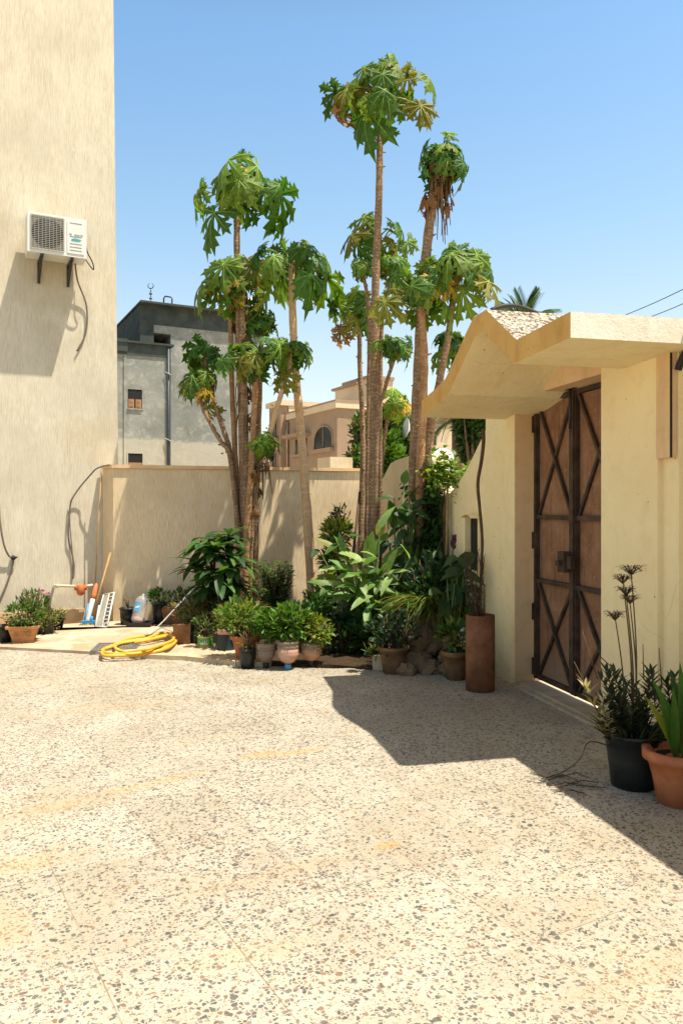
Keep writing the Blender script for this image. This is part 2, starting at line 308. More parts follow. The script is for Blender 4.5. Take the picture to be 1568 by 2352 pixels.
# ---------------------------------------------------------------- mesh builder
class MB:
    def __init__(s, seed=0): s.v = []; s.f = []; s.m = []; s.c = []; s.uv = []; s.r = random.Random(seed); s.use_c = False; s.sm = []
    def face(s, idx, mat=0, col=None, uv=None, smooth=False):
        s.f.append(tuple(idx)); s.m.append(mat); s.c.append(col); s.uv.append(uv); s.sm.append(smooth)
        if col: s.use_c = True
    def add(s, pts): i = len(s.v); s.v += [Vector(p) for p in pts]; return i
    def poly(s, pts, mat=0, col=None): i = s.add(pts); s.face(range(i, i + len(pts)), mat, col)
    def hexa(s, b, t, mat=0, col=None):               # bottom and top loops of n points
        n = len(b); i = s.add(b); j = s.add(t)
        s.face([i + k for k in reversed(range(n))], mat, col); s.face([j + k for k in range(n)], mat, col)
        for k in range(n): l = (k + 1) % n; s.face((i + k, i + l, j + l, j + k), mat, col)
    def box(s, c, x, y, z, mat=0, col=None):          # centre and three half-axis vectors
        c, x, y, z = map(Vector, (c, x, y, z))
        s.hexa([c - x - y - z, c + x - y - z, c + x + y - z, c - x + y - z], [c - x - y + z, c + x - y + z, c + x + y + z, c - x + y + z], mat, col)
    def bar(s, a, b, wd, th, up=(0, 0, 1), mat=0):
        a, b = Vector(a), Vector(b); d = b - a; dn = d.normalized(); x = dn.cross(Vector(up)).normalized(); z = x.cross(dn)
        s.box((a + b) / 2, x * wd / 2, d / 2, z * th / 2, mat)
    def tube(s, pts, rad, n=8, mat=0, cap=True, col=None, v0=0):
        pts = [Vector(p) for p in pts]; k = len(pts)
        if not isinstance(rad, (list, tuple)): rad = [rad] * k
        if len(rad) != k: rad = [rad[0] + (rad[-1] - rad[0]) * i / (k - 1) for i in range(k)]
        up = Vector((0, 0, 1)); rings = []; L = v0; vs_ = []
        d0 = (pts[1] - pts[0]).normalized(); ax = d0.cross(up if abs(d0.z) < .95 else Vector((1, 0, 0))).normalized()
        for i, p in enumerate(pts):
            d = (pts[min(i + 1, k - 1)] - pts[max(i - 1, 0)]).normalized()
            ax = (ax - d * ax.dot(d)).normalized(); ay = d.cross(ax)
            if i: L += (p - pts[i - 1]).length
            vs_.append(L); rings.append(s.add([p + (ax * math.cos(2 * math.pi * q / n) + ay * math.sin(2 * math.pi * q / n)) * rad[i] for q in range(n)]))
        for i in range(k - 1):
            for q in range(n):
                a, b = rings[i] + q, rings[i] + (q + 1) % n; c, d = rings[i + 1] + (q + 1) % n, rings[i + 1] + q
                s.face((a, b, c, d), mat, col, ((q / n, vs_[i]), ((q + 1) / n, vs_[i]), ((q + 1) / n, vs_[i + 1]), (q / n, vs_[i + 1])), True)
        if cap:
            s.face([rings[0] + q for q in reversed(range(n))], mat, col); s.face([rings[-1] + q for q in range(n)], mat, col)
    def lathe(s, base, prof, n=24, mat=0, axis=None, sx=1, wob=0):
        base = Vector(base); M = Matrix.Identity(3)
        if axis is not None: M = Vector(axis).normalized().to_track_quat('Z', 'Y').to_matrix()
        rings = []
        for (r_, z) in prof:
            rings.append(s.add([base + M @ Vector((r_ * sx * math.cos(2 * math.pi * q / n) * (1 + wob * math.sin(3 * 6.283 * q / n)), r_ * math.sin(2 * math.pi * q / n), z)) for q in range(n)]))
        for i in range(len(prof) - 1):
            for q in range(n):
                s.face((rings[i] + q, rings[i] + (q + 1) % n, rings[i + 1] + (q + 1) % n, rings[i + 1] + q), mat, None, None, True)
        if prof[0][0] > 1e-4: s.face([rings[0] + q for q in reversed(range(n))], mat)
        if prof[-1][0] > 1e-4: s.face([rings[-1] + q for q in range(n)], mat)
    def leaf(s, p, d, up, L, W, col, droop=.3, fold=.25, mat=0, n=4, tip=1.0, wave=0):
        # a simple blade along d, folded about its midrib, bending down
        p = Vector(p); d = Vector(d).normalized(); x = d.cross(Vector(up))
        x = x.normalized() if x.length > 1e-4 else Vector((1, 0, 0)); z = x.cross(d)
        mid = []; lf = []; rt = []; q = p.copy(); dd = d.copy(); ph = s.r.uniform(0, 6)
        for i in range(n + 1):
            t = i / n; wd = W * .5 * (math.sin(math.pi * min(1, t ** .75 * .98 + .02)) ** tip) if 0 < i < n else (W * .06 if i == 0 else 0)
            zz = x.cross(dd); wv = wave * W * math.sin(ph + 5 * t)
            mid.append(q.copy()); lf.append(q - x * wd + zz * (fold * wd + wv)); rt.append(q + x * wd + zz * (fold * wd - wv))
            q = q + dd * (L / n); dd = (dd + Vector((0, 0, -droop / n))).normalized()
        i0 = s.add(mid); i1 = s.add(lf); i2 = s.add(rt)
        for i in range(n):
            if i < n - 1:
                s.face((i1 + i, i0 + i, i0 + i + 1, i1 + i + 1), mat, col, None, True); s.face((i0 + i, i2 + i, i2 + i + 1, i0 + i + 1), mat, col, None, True)
            else:
                s.face((i1 + i, i0 + i, i0 + i + 1), mat, col, None, True); s.face((i0 + i, i2 + i, i0 + i + 1), mat, col, None, True)
    def build(s, name, mats, parent=None, loc=None, kind=None, smooth=None):
        if isinstance(mats, str): mats = [mats]
        o0 = Vector(parent['_w']) if parent is not None else Vector(loc if loc is not None else (0, 0, 0))
        me = bpy.data.meshes.new(name); me.from_pydata([tuple(v - o0) for v in s.v], [], s.f)
        for mn in mats: me.materials.append(MATS[mn])
        me.polygons.foreach_set('material_index', s.m)
        me.polygons.foreach_set('use_smooth', [bool(a) if smooth is None else smooth for a in s.sm])
        if s.use_c:
            ca = me.color_attributes.new('Col', 'FLOAT_COLOR', 'CORNER'); buf = []
            for f, c in zip(s.f, s.c): buf += (list(c or (.1, .1, .1)) + [1]) * len(f)
            ca.data.foreach_set('color', buf)
        if any(s.uv):
            ul = me.uv_layers.new(name='UVMap'); buf = []
            for f, u in zip(s.f, s.uv):
                for k in range(len(f)): buf += list(u[k]) if u else [0, 0]
            ul.data.foreach_set('uv', buf)
        ob = bpy.data.objects.new(name, me); COL.objects.link(ob)
        if parent is not None: ob.parent = parent; ob['_w'] = tuple(o0)
        else: ob.location = o0; ob['_w'] = tuple(o0)
        if kind: ob['kind'] = kind
        return ob
def tag(o, label, cat, group=None, kind=None):
    o['label'] = label; o['category'] = cat
    if group: o['group'] = group
    if kind: o['kind'] = kind
    return o
def thing(name, loc, label, cat, group=None):
    o = bpy.data.objects.new(name, None); COL.objects.link(o); o.location = loc; o['_w'] = tuple(loc); o.empty_display_size = .1
    return tag(o, label, cat, group)
def spline(pts, n=6):
    pts = [Vector(p) for p in pts]; out = []
    for i in range(len(pts) - 1):
        p0, p1, p2, p3 = pts[max(i - 1, 0)], pts[i], pts[i + 1], pts[min(i + 2, len(pts) - 1)]
        for k in range(n):
            t = k / n; out.append(.5 * ((2 * p1) + (-p0 + p2) * t + (2 * p0 - 5 * p1 + 4 * p2 - p3) * t * t + (-p0 + 3 * p1 - 3 * p2 + p3) * t ** 3))
    out.append(pts[-1]); return out
def ctube(mb, pts, rad, n=8, seg=6, mat=0, cap=True): 
    sp = spline(pts, seg); mb.tube(sp, rad, n, mat, cap)
def jit(c, r, a=.25, hue=.12):
    k = 1 + r.uniform(-a, a); h = r.uniform(-hue, hue); return (max(.004, c[0] * k * (1 + h)), max(.004, c[1] * k), max(.002, c[2] * k * (1 - h)))

# ---------------------------------------------------------------- the walls' frames
A13 = R(13); WC = Vector((1.456, 6.6, 0)); WD = Vector((math.sin(A13), -math.cos(A13), 0)); WNn = Vector((-math.cos(A13), -math.sin(A13), 0))
def W(t, n, h): return WC + WD * t + WNn * n + Vector((0, 0, h))
A27 = R(27); BE = Vector((math.cos(A27), math.sin(A27), 0)); BM = Vector((-math.sin(A27), math.cos(A27), 0)); B0 = Vector((-3.16, 10.33, 0))
def B(s, n, h): return B0 + BE * s + BM * n + Vector((0, 0, h))          # left building face, n into the wall
K0 = Vector((-2.94, 10.10, 0)); K1 = Vector((.40, 11.13, 0)); KE = (K1 - K0).normalized(); KM = Vector((-KE.y, KE.x, 0)); KL = (K1 - K0).length

# ---------------------------------------------------------------- ground
mb = MB(); mb.poly([(-150, -60, -.06), (150, -60, -.06), (150, 300, -.06), (-150, 300, -.06)])
mb.build('ground', 'sandy_ground', kind='structure')
ea = gr(-260, 1478); eb = gr(300, 1508); ec = gr(545, 1527); ed_ = gr(765, 1536); ee = Vector((1.45, 6.95, 0)); 
mb = MB(); far = [W(-.75, .02, 0)]
loop = [(-9, -4, 0), W(12, -.0, 0), W(1.35, .0, 0), W(1.35, -.30, 0), W(0, -.30, 0), W(-.9, .0, 0), ed_, ec, eb, ea, (-9, 8.6, 0)]
mb.poly(loop); mb.build('courtyard_floor', 'terrazzo', kind='structure')
mb = MB(); H = Vector((0, 0, .03))                       # older paving behind the terrazzo, left
lp = [ea, eb, ec, gr(545, 1470), gr(430, 1440), K0 + KE * .9 + KM * .1, K0 - BM * 0, B(-6, 0.02, 0), Vector((-9, 8.6, 0))]
lp = [Vector((p[0], p[1], 0)) for p in lp]
mb.hexa([p + Vector((0, 0, -.05)) for p in lp], [p + H for p in lp]); mb.build('back_paving', 'old_paving', kind='structure')
mb = MB(3); lp = [gr(548, 1526), gr(765, 1532), gr(860, 1540), W(-.75, .05, 0), W(-4.5, .02, 0), K1, K0 + KE * .9 + KM * .02, gr(432, 1438), gr(545, 1469)]
lp = [Vector((p[0], p[1], 0)) for p in lp]
mb.hexa([p + Vector((0, 0, -.05)) for p in lp], [p + Vector((0, 0, .02)) for p in lp]); mb.build('planting_bed', 'soil', kind='structure')
mb = MB(4)                                              # low worn kerb at the edge of the bed
kp = [gr(300, 1512), gr(430, 1518), gr(545, 1530), gr(620, 1533)]
for i in range(3):
    a, b = kp[i], kp[i + 1]; mb.bar(a + Vector((0, .06, .022)), b + Vector((0, .06, .022)), .12, .045)
tag(mb.build('kerb', 'tan_block', loc=kp[1]), 'low worn kerb of pale stone along the planting bed', 'kerb', kind='structure')

# ---------------------------------------------------------------- left building
bld = thing('apartment_building', B(-2, 0, 0), 'tall beige building with scratched render and an air conditioner on it', 'building')
mb = MB()
rb, rt = B(.229, 0, 0), B(.229, 0, 0); lean = Vector((-.095, 0, 0))
f0, f1 = B(-7, 0, -.05), B(.235, 0, -.05); g1 = B(.235, .9, -.05); g0 = B(-7, 6, -.05)
top = Vector((0, 0, 12))
mb.hexa([f0, f1, g1, g0], [f0 + top, f1 + top + lean * 1.3, g1 + top + lean * 1.3, g0 + top])
mb.build('wall', 'beige_render', bld)
mb = MB(); mb.bar(B(-1.55, -.012, .09), B(-.05, -.012, .09), .02, .18); mb.build('plinth', 'pink_plaster', bld)

# ---------------------------------------------------------------- back wall
bw = thing('boundary_wall', K0, 'sand coloured rear boundary wall with leaf shadows behind the papayas', 'wall')
mb = MB(); zb = Vector((0, 0, -.05)); hL = Vector((0, 0, 2.005)); hR = Vector((0, 0, 2.0))
e0 = Vector((-3.145, 10.325, 0)); e1 = Vector((-2.93, 10.40, 0)); e2 = K1 + KM * .2
mb.hexa([K0 + zb, K1 + KE * .2 + zb, K1 + KE * .2 + KM * .2 + zb, e1 + zb, e0 + zb], [K0 + hL, K1 + KE * .2 + hR, K1 + KE * .2 + KM * .2 + hR, e1 + hL, e0 + hL]); mb.build('wall', 'sand_render', bw)
mb = MB(); o = -KM * .03 - KE * .02; c0 = Vector((0, 0, 2.0052)); c1 = Vector((0, 0, 2.05))
q = [K0 + o, K1 + KE * .2 + o, K1 + KE * .2 + KM * .22, e1 + KM * .02, e0 + o + Vector((-.0, -.0, 0))]
mb.hexa([p + c0 for p in q], [p + c1 for p in q]); mb.build('coping', 'pink_plaster', bw)

# ---------------------------------------------------------------- gate wall with folded canopy
gh = thing('gate_house', W(.6, 0, 0), 'yellow plastered gate wall with gabled concrete canopy over the rusty gate', 'gatehouse')
mb = MB()
def wbox(mb, t0, t1, n0, n1, h0, h1, mat=0): 
    mb.hexa([W(t0, n1, h0), W(t1, n1, h0), W(t1, n0, h0), W(t0, n0, h0)][::-1], [W(t0, n1, h1), W(t1, n1, h1), W(t1, n0, h1), W(t0, n0, h1)][::-1], mat)
TH = .30
wbox(mb, 1.332, 1.95, -TH, 0, -.05, 2.47)              # pier right of the gate
wbox(mb, 1.95, 2.10, -TH, -.035, -.05, 2.47)
wbox(mb, 2.10, 9, -TH, -.075, -.05, 2.47)
mb.build('wall', 'yellow_plaster', gh)
mb = MB(); wbox(mb, -.60, 0, -TH, 0, -.05, 2.40); pil = mb.build('pillar', 'yellow_plaster', gh)
mb = MB(); wbox(mb, 0.0004, .003, -TH + .01, -.004, 0, 2.398); mb.build('reveal_shade', 'pink_plaster', gh)  # thin browner sheet paints the shaded tone onto the pillar's gate side
# canopy profile: (t, top height)
TOP = [(2.287, 2.55), (1.629, 2.535), (1.17, 2.835), (.95, 2.835), (.82, 2.76), (.58, 2.605), (.40, 2.495), (.16, 2.445), (-.171, 2.397)]
def off(prof, d):
    out = []
    for i, (t, h) in enumerate(prof):
        if i == 0: nx, nh = 0, 1
        elif i == len(prof) - 1: nx, nh = 0, 1
        else:
            a = Vector((prof[i - 1][0] - t, prof[i - 1][1] - h)).normalized(); b = Vector((t - prof[i + 1][0], h - prof[i + 1][1])).normalized()
            tg = (a + b).normalized(); nx, nh = -tg.y, tg.x
            k = 1 / max(.7, (Vector((-a.y, a.x)).dot(Vector((nx, nh))))); nx *= k; nh *= k
        out.append((t - nx * d, h - nh * d))
    return out
BOT = off(TOP, .14)
mb = MB(); n1 = .763; n0 = -.34
iT1 = mb.add([W(t, n1, h) for t, h in TOP]); iB1 = mb.add([W(t, n1, h) for t, h in BOT]); iT0 = mb.add([W(t, n0, h) for t, h in TOP]); iB0 = mb.add([W(t, n0, h) for t, h in BOT])
N = len(TOP)
for i in range(N - 1):
    mb.face((iT1 + i, iT1 + i + 1, iB1 + i + 1, iB1 + i), 1)                      # fascia
    mb.face((iT1 + i, iT0 + i, iT0 + i + 1, iT1 + i + 1), 2 if i < 2 else 0)      # top
    mb.face((iB1 + i, iB1 + i + 1, iB0 + i + 1, iB0 + i), 0, None, None, False)  # soffit
    mb.face((iT0 + i, iB0 + i, iB0 + i + 1, iT0 + i + 1), 0)
mb.face((iT1, iB1, iB0, iT0), 3); e = N - 1; mb.face((iT1 + e, iT0 + e, iB0 + e, iB1 + e), 0)
mb.build('canopy', ['yellow_plaster', 'shaded_fascia', 'pebble_roof', 'sunlit_roof_edge'], gh)
# wall between the gate head and the canopy soffit
mb = MB()
low = 2.405; xs = [t for t, h in BOT if -.6 < t < 2.0]; prof = [(t, h + .03) for t, h in BOT if -.05 < t < 1.9]
def bh(t):
    for (a, ha), (b, hb) in zip(BOT, BOT[1:]):
        if b <= t <= a: return ha + (hb - ha) * (a - t) / (a - b)
    return 2.3
ts = [1.332 - 1.332 * i / 24 for i in range(25)]
a = mb.add([W(t, -.002, low) for t in ts]); b = mb.add([W(t, -.002, max(low, bh(t) + .05)) for t in ts]); c = mb.add([W(t, -TH + .01, low) for t in ts]); d = mb.add([W(t, -TH + .01, max(low, bh(t) + .05)) for t in ts])
for i in range(24): mb.face((a + i, a + i + 1, b + i + 1, b + i)); mb.face((c + i, a + i, a + i + 1, c + i + 1)[::-1]); mb.face((c + i, d + i, d + i + 1, c + i + 1))
mb.build('lintel', 'pink_plaster', gh)  # same browner plaster, shade of the gate recess put into its colour
mb = MB(); wbox(mb, 2.287, 9, -.34, .05, 2.472, 2.55); mb.build('roof_edge', 'sunlit_roof_edge', gh)
# old batten strip on the wall at the right
mb = MB(); wbox(mb, 1.953, 2.085, -.033, .012, 1.79, 2.405); mb.build('batten', 'pink_plaster', gh)
mb = MB(); wbox(mb, 2.0852, 2.092, .002, .014, 1.79, 2.40); mb.build('cable', 'black_rubber', gh)
mb = MB(); ctube(mb, [W(2.10, -.03, 2.30), W(2.14, -.04, 2.38), W(2.22, -.05, 2.42), W(2.5, -.055, 2.43)], .02, 8); mb.build('shadow_gap', 'black_rubber', gh)  # black tube stands in for the dark shadow gap below the roof
# coil of black hose lying on the canopy ridge
mb = MB(); ctube(mb, [at(1128, 712, 5.5), at(1150, 704, 5.52), at(1178, 702, 5.56), at(1205, 708, 5.6), at(1240, 722, 5.6)], .017, 8)
tag(mb.build('roof_hose', 'black_rubber', loc=at(1150, 704, 5.52)), 'black hose arched over the pebbled canopy roof', 'hose')

# garden wall continuing beyond the pillar, scalloped top
gw = thing('garden_wall', W(-2.6, 0, 0), 'yellow plastered garden wall with a dipped curved top left of the gate', 'wall')
mb = MB(); prof = [(-.602, 2.235), (-.66, 2.20), (-.78, 2.11), (-.95, 1.98), (-1.15, 1.84), (-1.35, 1.73), (-1.55, 1.65), (-1.8, 1.62), (-2.02, 1.68), (-2.12, 2.08), (-2.35, 2.11), (-2.9, 2.12), (-3.5, 2.10), (-3.72, 2.07), (-3.9, 1.98), (-4.1, 1.86), (-4.35, 1.75), (-4.62, 1.70)]
n = len(prof); F_ = .0
ia = mb.add([W(t, -.02, -.05) for t, h in prof]); ib = mb.add([W(t, -.02, h) for t, h in prof]); ic = mb.add([W(t, -.2, -.05) for t, h in prof]); idd = mb.add([W(t, -.2, h) for t, h in prof])
for i in range(n - 1):
    mb.face((ia + i, ib + i, ib + i + 1, ia + i + 1)); mb.face((ib + i, idd + i, idd + i + 1, ib + i + 1)); mb.face((ic + i, ic + i + 1, idd + i + 1, idd + i))
mb.face((ia, ic, idd, ib)); mb.face((ia + n - 1, ib + n - 1, idd + n - 1, ic + n - 1))
mb.build('wall', 'yellow_plaster', gw)
mb = MB()                                               # little hooded niche for the meter
for i in range(10):
    a0, a1 = math.pi * i / 10, math.pi * (i + 1) / 10
    def nq(a, r, nn): return W(-.86 - r * math.cos(a) * 1.0, nn, 1.40 + r * .28 * math.sin(a))
    mb.hexa([nq(a0, .125, -.015), nq(a1, .125, -.015), nq(a1, .105, -.015), nq(a0, .105, -.015)], [nq(a0, .125, .09), nq(a1, .125, .09), nq(a1, .105, .09), nq(a0, .105, .09)])
wbox(mb, -1.02, -.98, -.015, .05, .90, 1.40); wbox(mb, -.74, -.72, -.015, .02, .90, 1.40)
nh_ = mb.build('niche', 'yellow_plaster', gw)
mb = MB(); wbox(mb, -.978, -.742, -.018, -.010, .90, 1.39); mb.build('niche_shade', 'opening_shade', gw)  # near-black sheet laid on the wall for the niche's inner shade

# ---------------------------------------------------------------- gate
gt = thing('metal_gate', W(.666, -.2, 0), 'rusty brown double steel gate with dark X braces under the canopy', 'gate')
def gate_leaf(t0, t1):
    lf = MB(); wbox(lf, t0 + .004, t1 - .004, -.212, -.205, .075, 2.385); pn = lf.build('panel', 'gate_rust', gt)
    fr = MB(); nA, nB = -.2045, -.165; wv = .036
    wbox(fr, t0 + .003, t0 + wv, nA, nB, .06, 2.40); wbox(fr, t1 - wv, t1 - .003, nA, nB, .06, 2.40)
    for h in (.062, .87, 1.40, 2.362): wbox(fr, t0 + wv + .001, t1 - wv - .001, nA, nB - .006, h, h + .036)
    fr.build('frame', 'gate_frame', gt)
    for (h0, h1) in ((.10, .87), (1.437, 2.36)):
        for flip in (0, 1):
            br = MB(); z0, z1 = (h1, h0) if flip else (h0, h1); nn = -.186 if flip else -.192
            br.bar(W(t0 + .05, nn, z0), W(t1 - .05, nn, z1), .026, .02, WNn); br.build('brace', 'gate_frame', gt)
gate_leaf(.02, .664); gate_leaf(.668, 1.33)
mb = MB(); wbox(mb, .635, .692, -.164, -.150, .10, 2.39); mb.build('stile_cover', 'gate_frame', gt)
mb = MB(); wbox(mb, .565, .665, -.149, -.09, 1.00, 1.16); wbox(mb, .59, .64, -.089, -.06, 1.05, 1.09); wbox(mb, .67, .73, -.149, -.11, 1.03, 1.13); lk = mb.build('lock', 'gate_frame', gt)
mb = MB(); mb.tube([W(.66, -.145, 2.1), W(.66, -.145, 2.47)], .012, 8); wbox(mb, .60, .74, -.16, -.13, 2.402, 2.425); mb.build('bolt', 'dark_metal', gt)
for h in (.16, .62, 1.22, 2.2):
    mb = MB(); wbox(mb, .0035, .022, -.20, -.155, h - .07, h + .07); mb.build('hinge', 'gate_frame', gt)
mb = MB(); wbox(mb, .03, 1.33, -.36, -.02, -.03, .035); wbox(mb, -.02, 1.33, -.018, .03, -.03, .018)
tag(mb.build('threshold', 'concrete', loc=W(.6, 0, 0)), 'worn concrete threshold step under the rusty gate', 'step', kind='structure')

# ---------------------------------------------------------------- air conditioner
ac = thing('air_conditioner', B(-.7, -.1, 4.75), 'white air conditioner outdoor unit bracketed high on the beige wall', 'air conditioner')
def px_on_B(x, n):       # s coordinate on the building face plane (offset n) for an image column
    u = (x - CX) / F; p = B0 + BM * n
    return (u * p.y - p.x) / (BE.x - u * BE.y)
nf, nb = -.40, -.09
s0, s1 = px_on_B(63, nf), px_on_B(199, nf)
pf = B(s0, nf, 0); zt = EYE + (HY - 483) / F * pf.y; zbm = EYE + (HY - 575) / F * pf.y
mb = MB()
mb.hexa([B(s0, nf, zbm), B(s1, nf, zbm), B(s1, nb, zbm), B(s0, nb, zbm)], [B(s0, nf, zt), B(s1, nf, zt), B(s1, nb, zt), B(s0, nb, zt)])
mb.build('casing', 'ac_white', ac)
sm = s0 + (s1 - s0) * .635
def acp(s, h, n=nf - .004): return B(s, n, h)
mb = MB()                                              # grille: frame bars and horizontal wires
ga, gb, ha, hb = s0 + .04, sm - .02, zbm + .045, zt - .035
for (p, q, ww) in ((acp(ga, ha), acp(ga, hb), .014), (acp(gb, ha), acp(gb, hb), .014)): mb.bar(p, q, ww, .012, BM)
for (p, q) in ((acp(ga, ha), acp(gb, ha)), (acp(ga, hb), acp(gb, hb))): mb.bar(p, q, .014, .012, BM)
for i in range(1, 18):
    h = ha + (hb - ha) * i / 18; mb.bar(acp(ga, h, nf - .012), acp(gb, h, nf - .012), .0042, .004, BM)
for i in range(1, 9):
    s = ga + (gb - ga) * i / 9; mb.bar(acp(s, ha, nf - .018), acp(s, hb, nf - .018), .004, .004, BM)
mb.build('grille', 'ac_wire', ac)
mb = MB(); mb.hexa([acp(ga, ha, nf - .001), acp(gb, ha, nf - .001), acp(gb, ha, nf + .002), acp(ga, ha, nf + .002)], [acp(ga, hb, nf - .001), acp(gb, hb, nf - .001), acp(gb, hb, nf + .002), acp(ga, hb, nf + .002)]); mb.build('grille_back', 'ac_grey', ac)
mb = MB(); cc = B((ga + gb) / 2, nf - .002, (ha + hb) / 2); rr = min(gb - ga, hb - ha) * .48
mb.lathe(cc, [(0, .004), (rr, .004), (rr, 0), (0, 0)], 40, axis=-BM); fan = mb.build('fan', 'ac_fan', ac)
mb = MB()                                              # raised service panel with pressed lines
pa, pb_, qa, qb = sm + .02, s1 - .03, zbm + .04, zt - .04
mb.hexa([acp(pa, qa, nf - .008), acp(pb_, qa, nf - .008), acp(pb_, qa, nf + .002), acp(pa, qa, nf + .002)], [acp(pa, qb, nf - .008), acp(pb_, qb, nf - .008), acp(pb_, qb, nf + .002), acp(pa, qb, nf + .002)])
sp_ = mb.build('service_panel', 'ac_white', ac)
lw = pb_ - pa
def mk(u, v, n=nf - .012): return acp(pa + lw * u, qa + (qb - qa) * v, n)
for fr_ in (.10, .20, .30, .52, .93):
    mb = MB(); h = qa + (qb - qa) * fr_; mb.bar(acp(pa + .03, h, nf - .0095), acp(pb_ - .03, h, nf - .0095), .006, .003, BM); mb.build('groove', 'mark_grey', sp_)
for (u, v, u2, v2) in ((.12, .60, .28, .585), (.42, .585, .75, .575), (.78, .60, .92, .58)):
    mb = MB(); mb.bar(mk(u, v), mk(u2, v2), .007, .003, BM); mb.build('faded_mark', 'mark_grey', sp_)
mb = MB(); mb.poly([mk(.20, .40), mk(.45, .385), mk(.70, .39), mk(.86, .43), mk(.72, .455), mk(.45, .47), mk(.28, .45)]); mb.build('emblem', 'teal', sp_)
for s in (s0 + .17, s1 - .17):                          # angle brackets
    mb = MB(); mb.bar(B(s, -.005, zbm - .02), B(s, nf + .02, zbm - .02), .035, .03); mb.bar(B(s, -.02, zbm - .26), B(s, nf + .08, zbm - .03), .028, .028); mb.bar(B(s, -.018, zbm - .28), B(s, -.018, zbm), .035, .02, BM); mb.build('bracket', 'dark_metal', ac)
mb = MB(); ctube(mb, [B(s1 + .012, -.22, zbm + .34), B(s1 + .03, -.24, zbm + .15), B(s1 + .10, -.22, zbm + .02), B(s1 + .12, -.18, zbm - .06), B(s1 + .07, -.16, zbm), B(s1 + .02, -.1, zbm + .1)], .008, 6); mb.build('cable', 'black_rubber', ac)
mb = MB(); ctube(mb, [B(s1 - .1, -.12, zbm + .02), B(s1 - .06, -.07, zbm - .2), B(s1 + .06, -.012, zbm - .5), B(s1 + .05, -.012, zbm - .85), B(s1 - .06, -.012, zbm - 1.1)], .011, 6); mb.build('drain_hose', 'cable_grey', ac)
mb = MB(); mb.lathe(B(s1 + .002, -.2, zbm + .1), [(.045, 0), (.045, .02), (.0, .025)], 12, axis=BE); mb.build('port', 'ac_white', ac)

# ---------------------------------------------------------------- papaya trees
def papaya_leaf(mb, p, fwd, up, size, col, vein, droop=.5, lob=None, mat=0, vmat=0, curl=0.):
    r = mb.r; fwd = Vector(fwd).normalized(); x = fwd.cross(Vector(up)).normalized(); z = x.cross(fwd)
    lob = lob or [(0, 1.0), (36, .95), (-36, .95), (74, .80), (-74, .80), (114, .60), (-114, .60), (152, .36), (-152, .36)]
    prof = [(.0, .03), (.22, .058), (.38, .085), (.50, .225), (.57, .085), (.71, .18), (.79, .065), (1., 0)]
    for ang, ln in lob:
        if abs(ang) > 100 and r.random() < .22: continue
        ln *= r.uniform(.8, 1.12)
        a = R(ang + r.uniform(-6, 6)); L = size * ln * r.uniform(.88, 1.1); d = fwd * math.cos(a) + x * math.sin(a); s_ = d.cross(z)
        lift = r.uniform(-.10, .16); rows = []
        for t, wd in prof:
            rad = t * L; zz = lift * rad - droop * (rad / size) ** 2 * size - curl * (rad / size) ** 3 * size
            c_ = Vector(p) + d * (rad * (1 - .25 * droop * t)) + z * zz
            wj = wd * size * (.62 + .38 * ln) * r.uniform(.85, 1.15); dr = -.42 * wj
            fw = .05 * L if wd > .15 else 0
            rows.append((c_, c_ - s_ * wj + z * dr + d * fw, c_ + s_ * wj + z * dr + d * fw))
        cl = jit(col, r, .12, .05)
        idx = [mb.add(q) for q in rows]
        for i in range(len(rows) - 1):
            a_, b_ = idx[i], idx[i + 1]
            if i == len(rows) - 2: mb.face((a_ + 1, a_, b_), mat, cl); mb.face((a_, a_ + 2, b_), mat, cl)
            else: mb.face((a_ + 1, a_, b_, b_ + 1), mat, cl); mb.face((a_, a_ + 2, b_ + 2, b_), mat, cl)
        vw = size * .017                                  # pale midrib
        vi = [mb.add((rows[i][0] - s_ * vw * (1 - .9 * prof[i][0]) + z * .006, rows[i][0] + s_ * vw * (1 - .9 * prof[i][0]) + z * .006)) for i in (0, 2, 4, 6)]
        for i in range(3): mb.face((vi[i], vi[i] + 1, vi[i + 1] + 1, vi[i + 1]), vmat, vein)
GREEN = (.050, .130, .016); LIME = (.125, .205, .022); YEL = (.46, .29, .03); OLIVE = (.16, .165, .022); DRY = (.17, .085, .035)
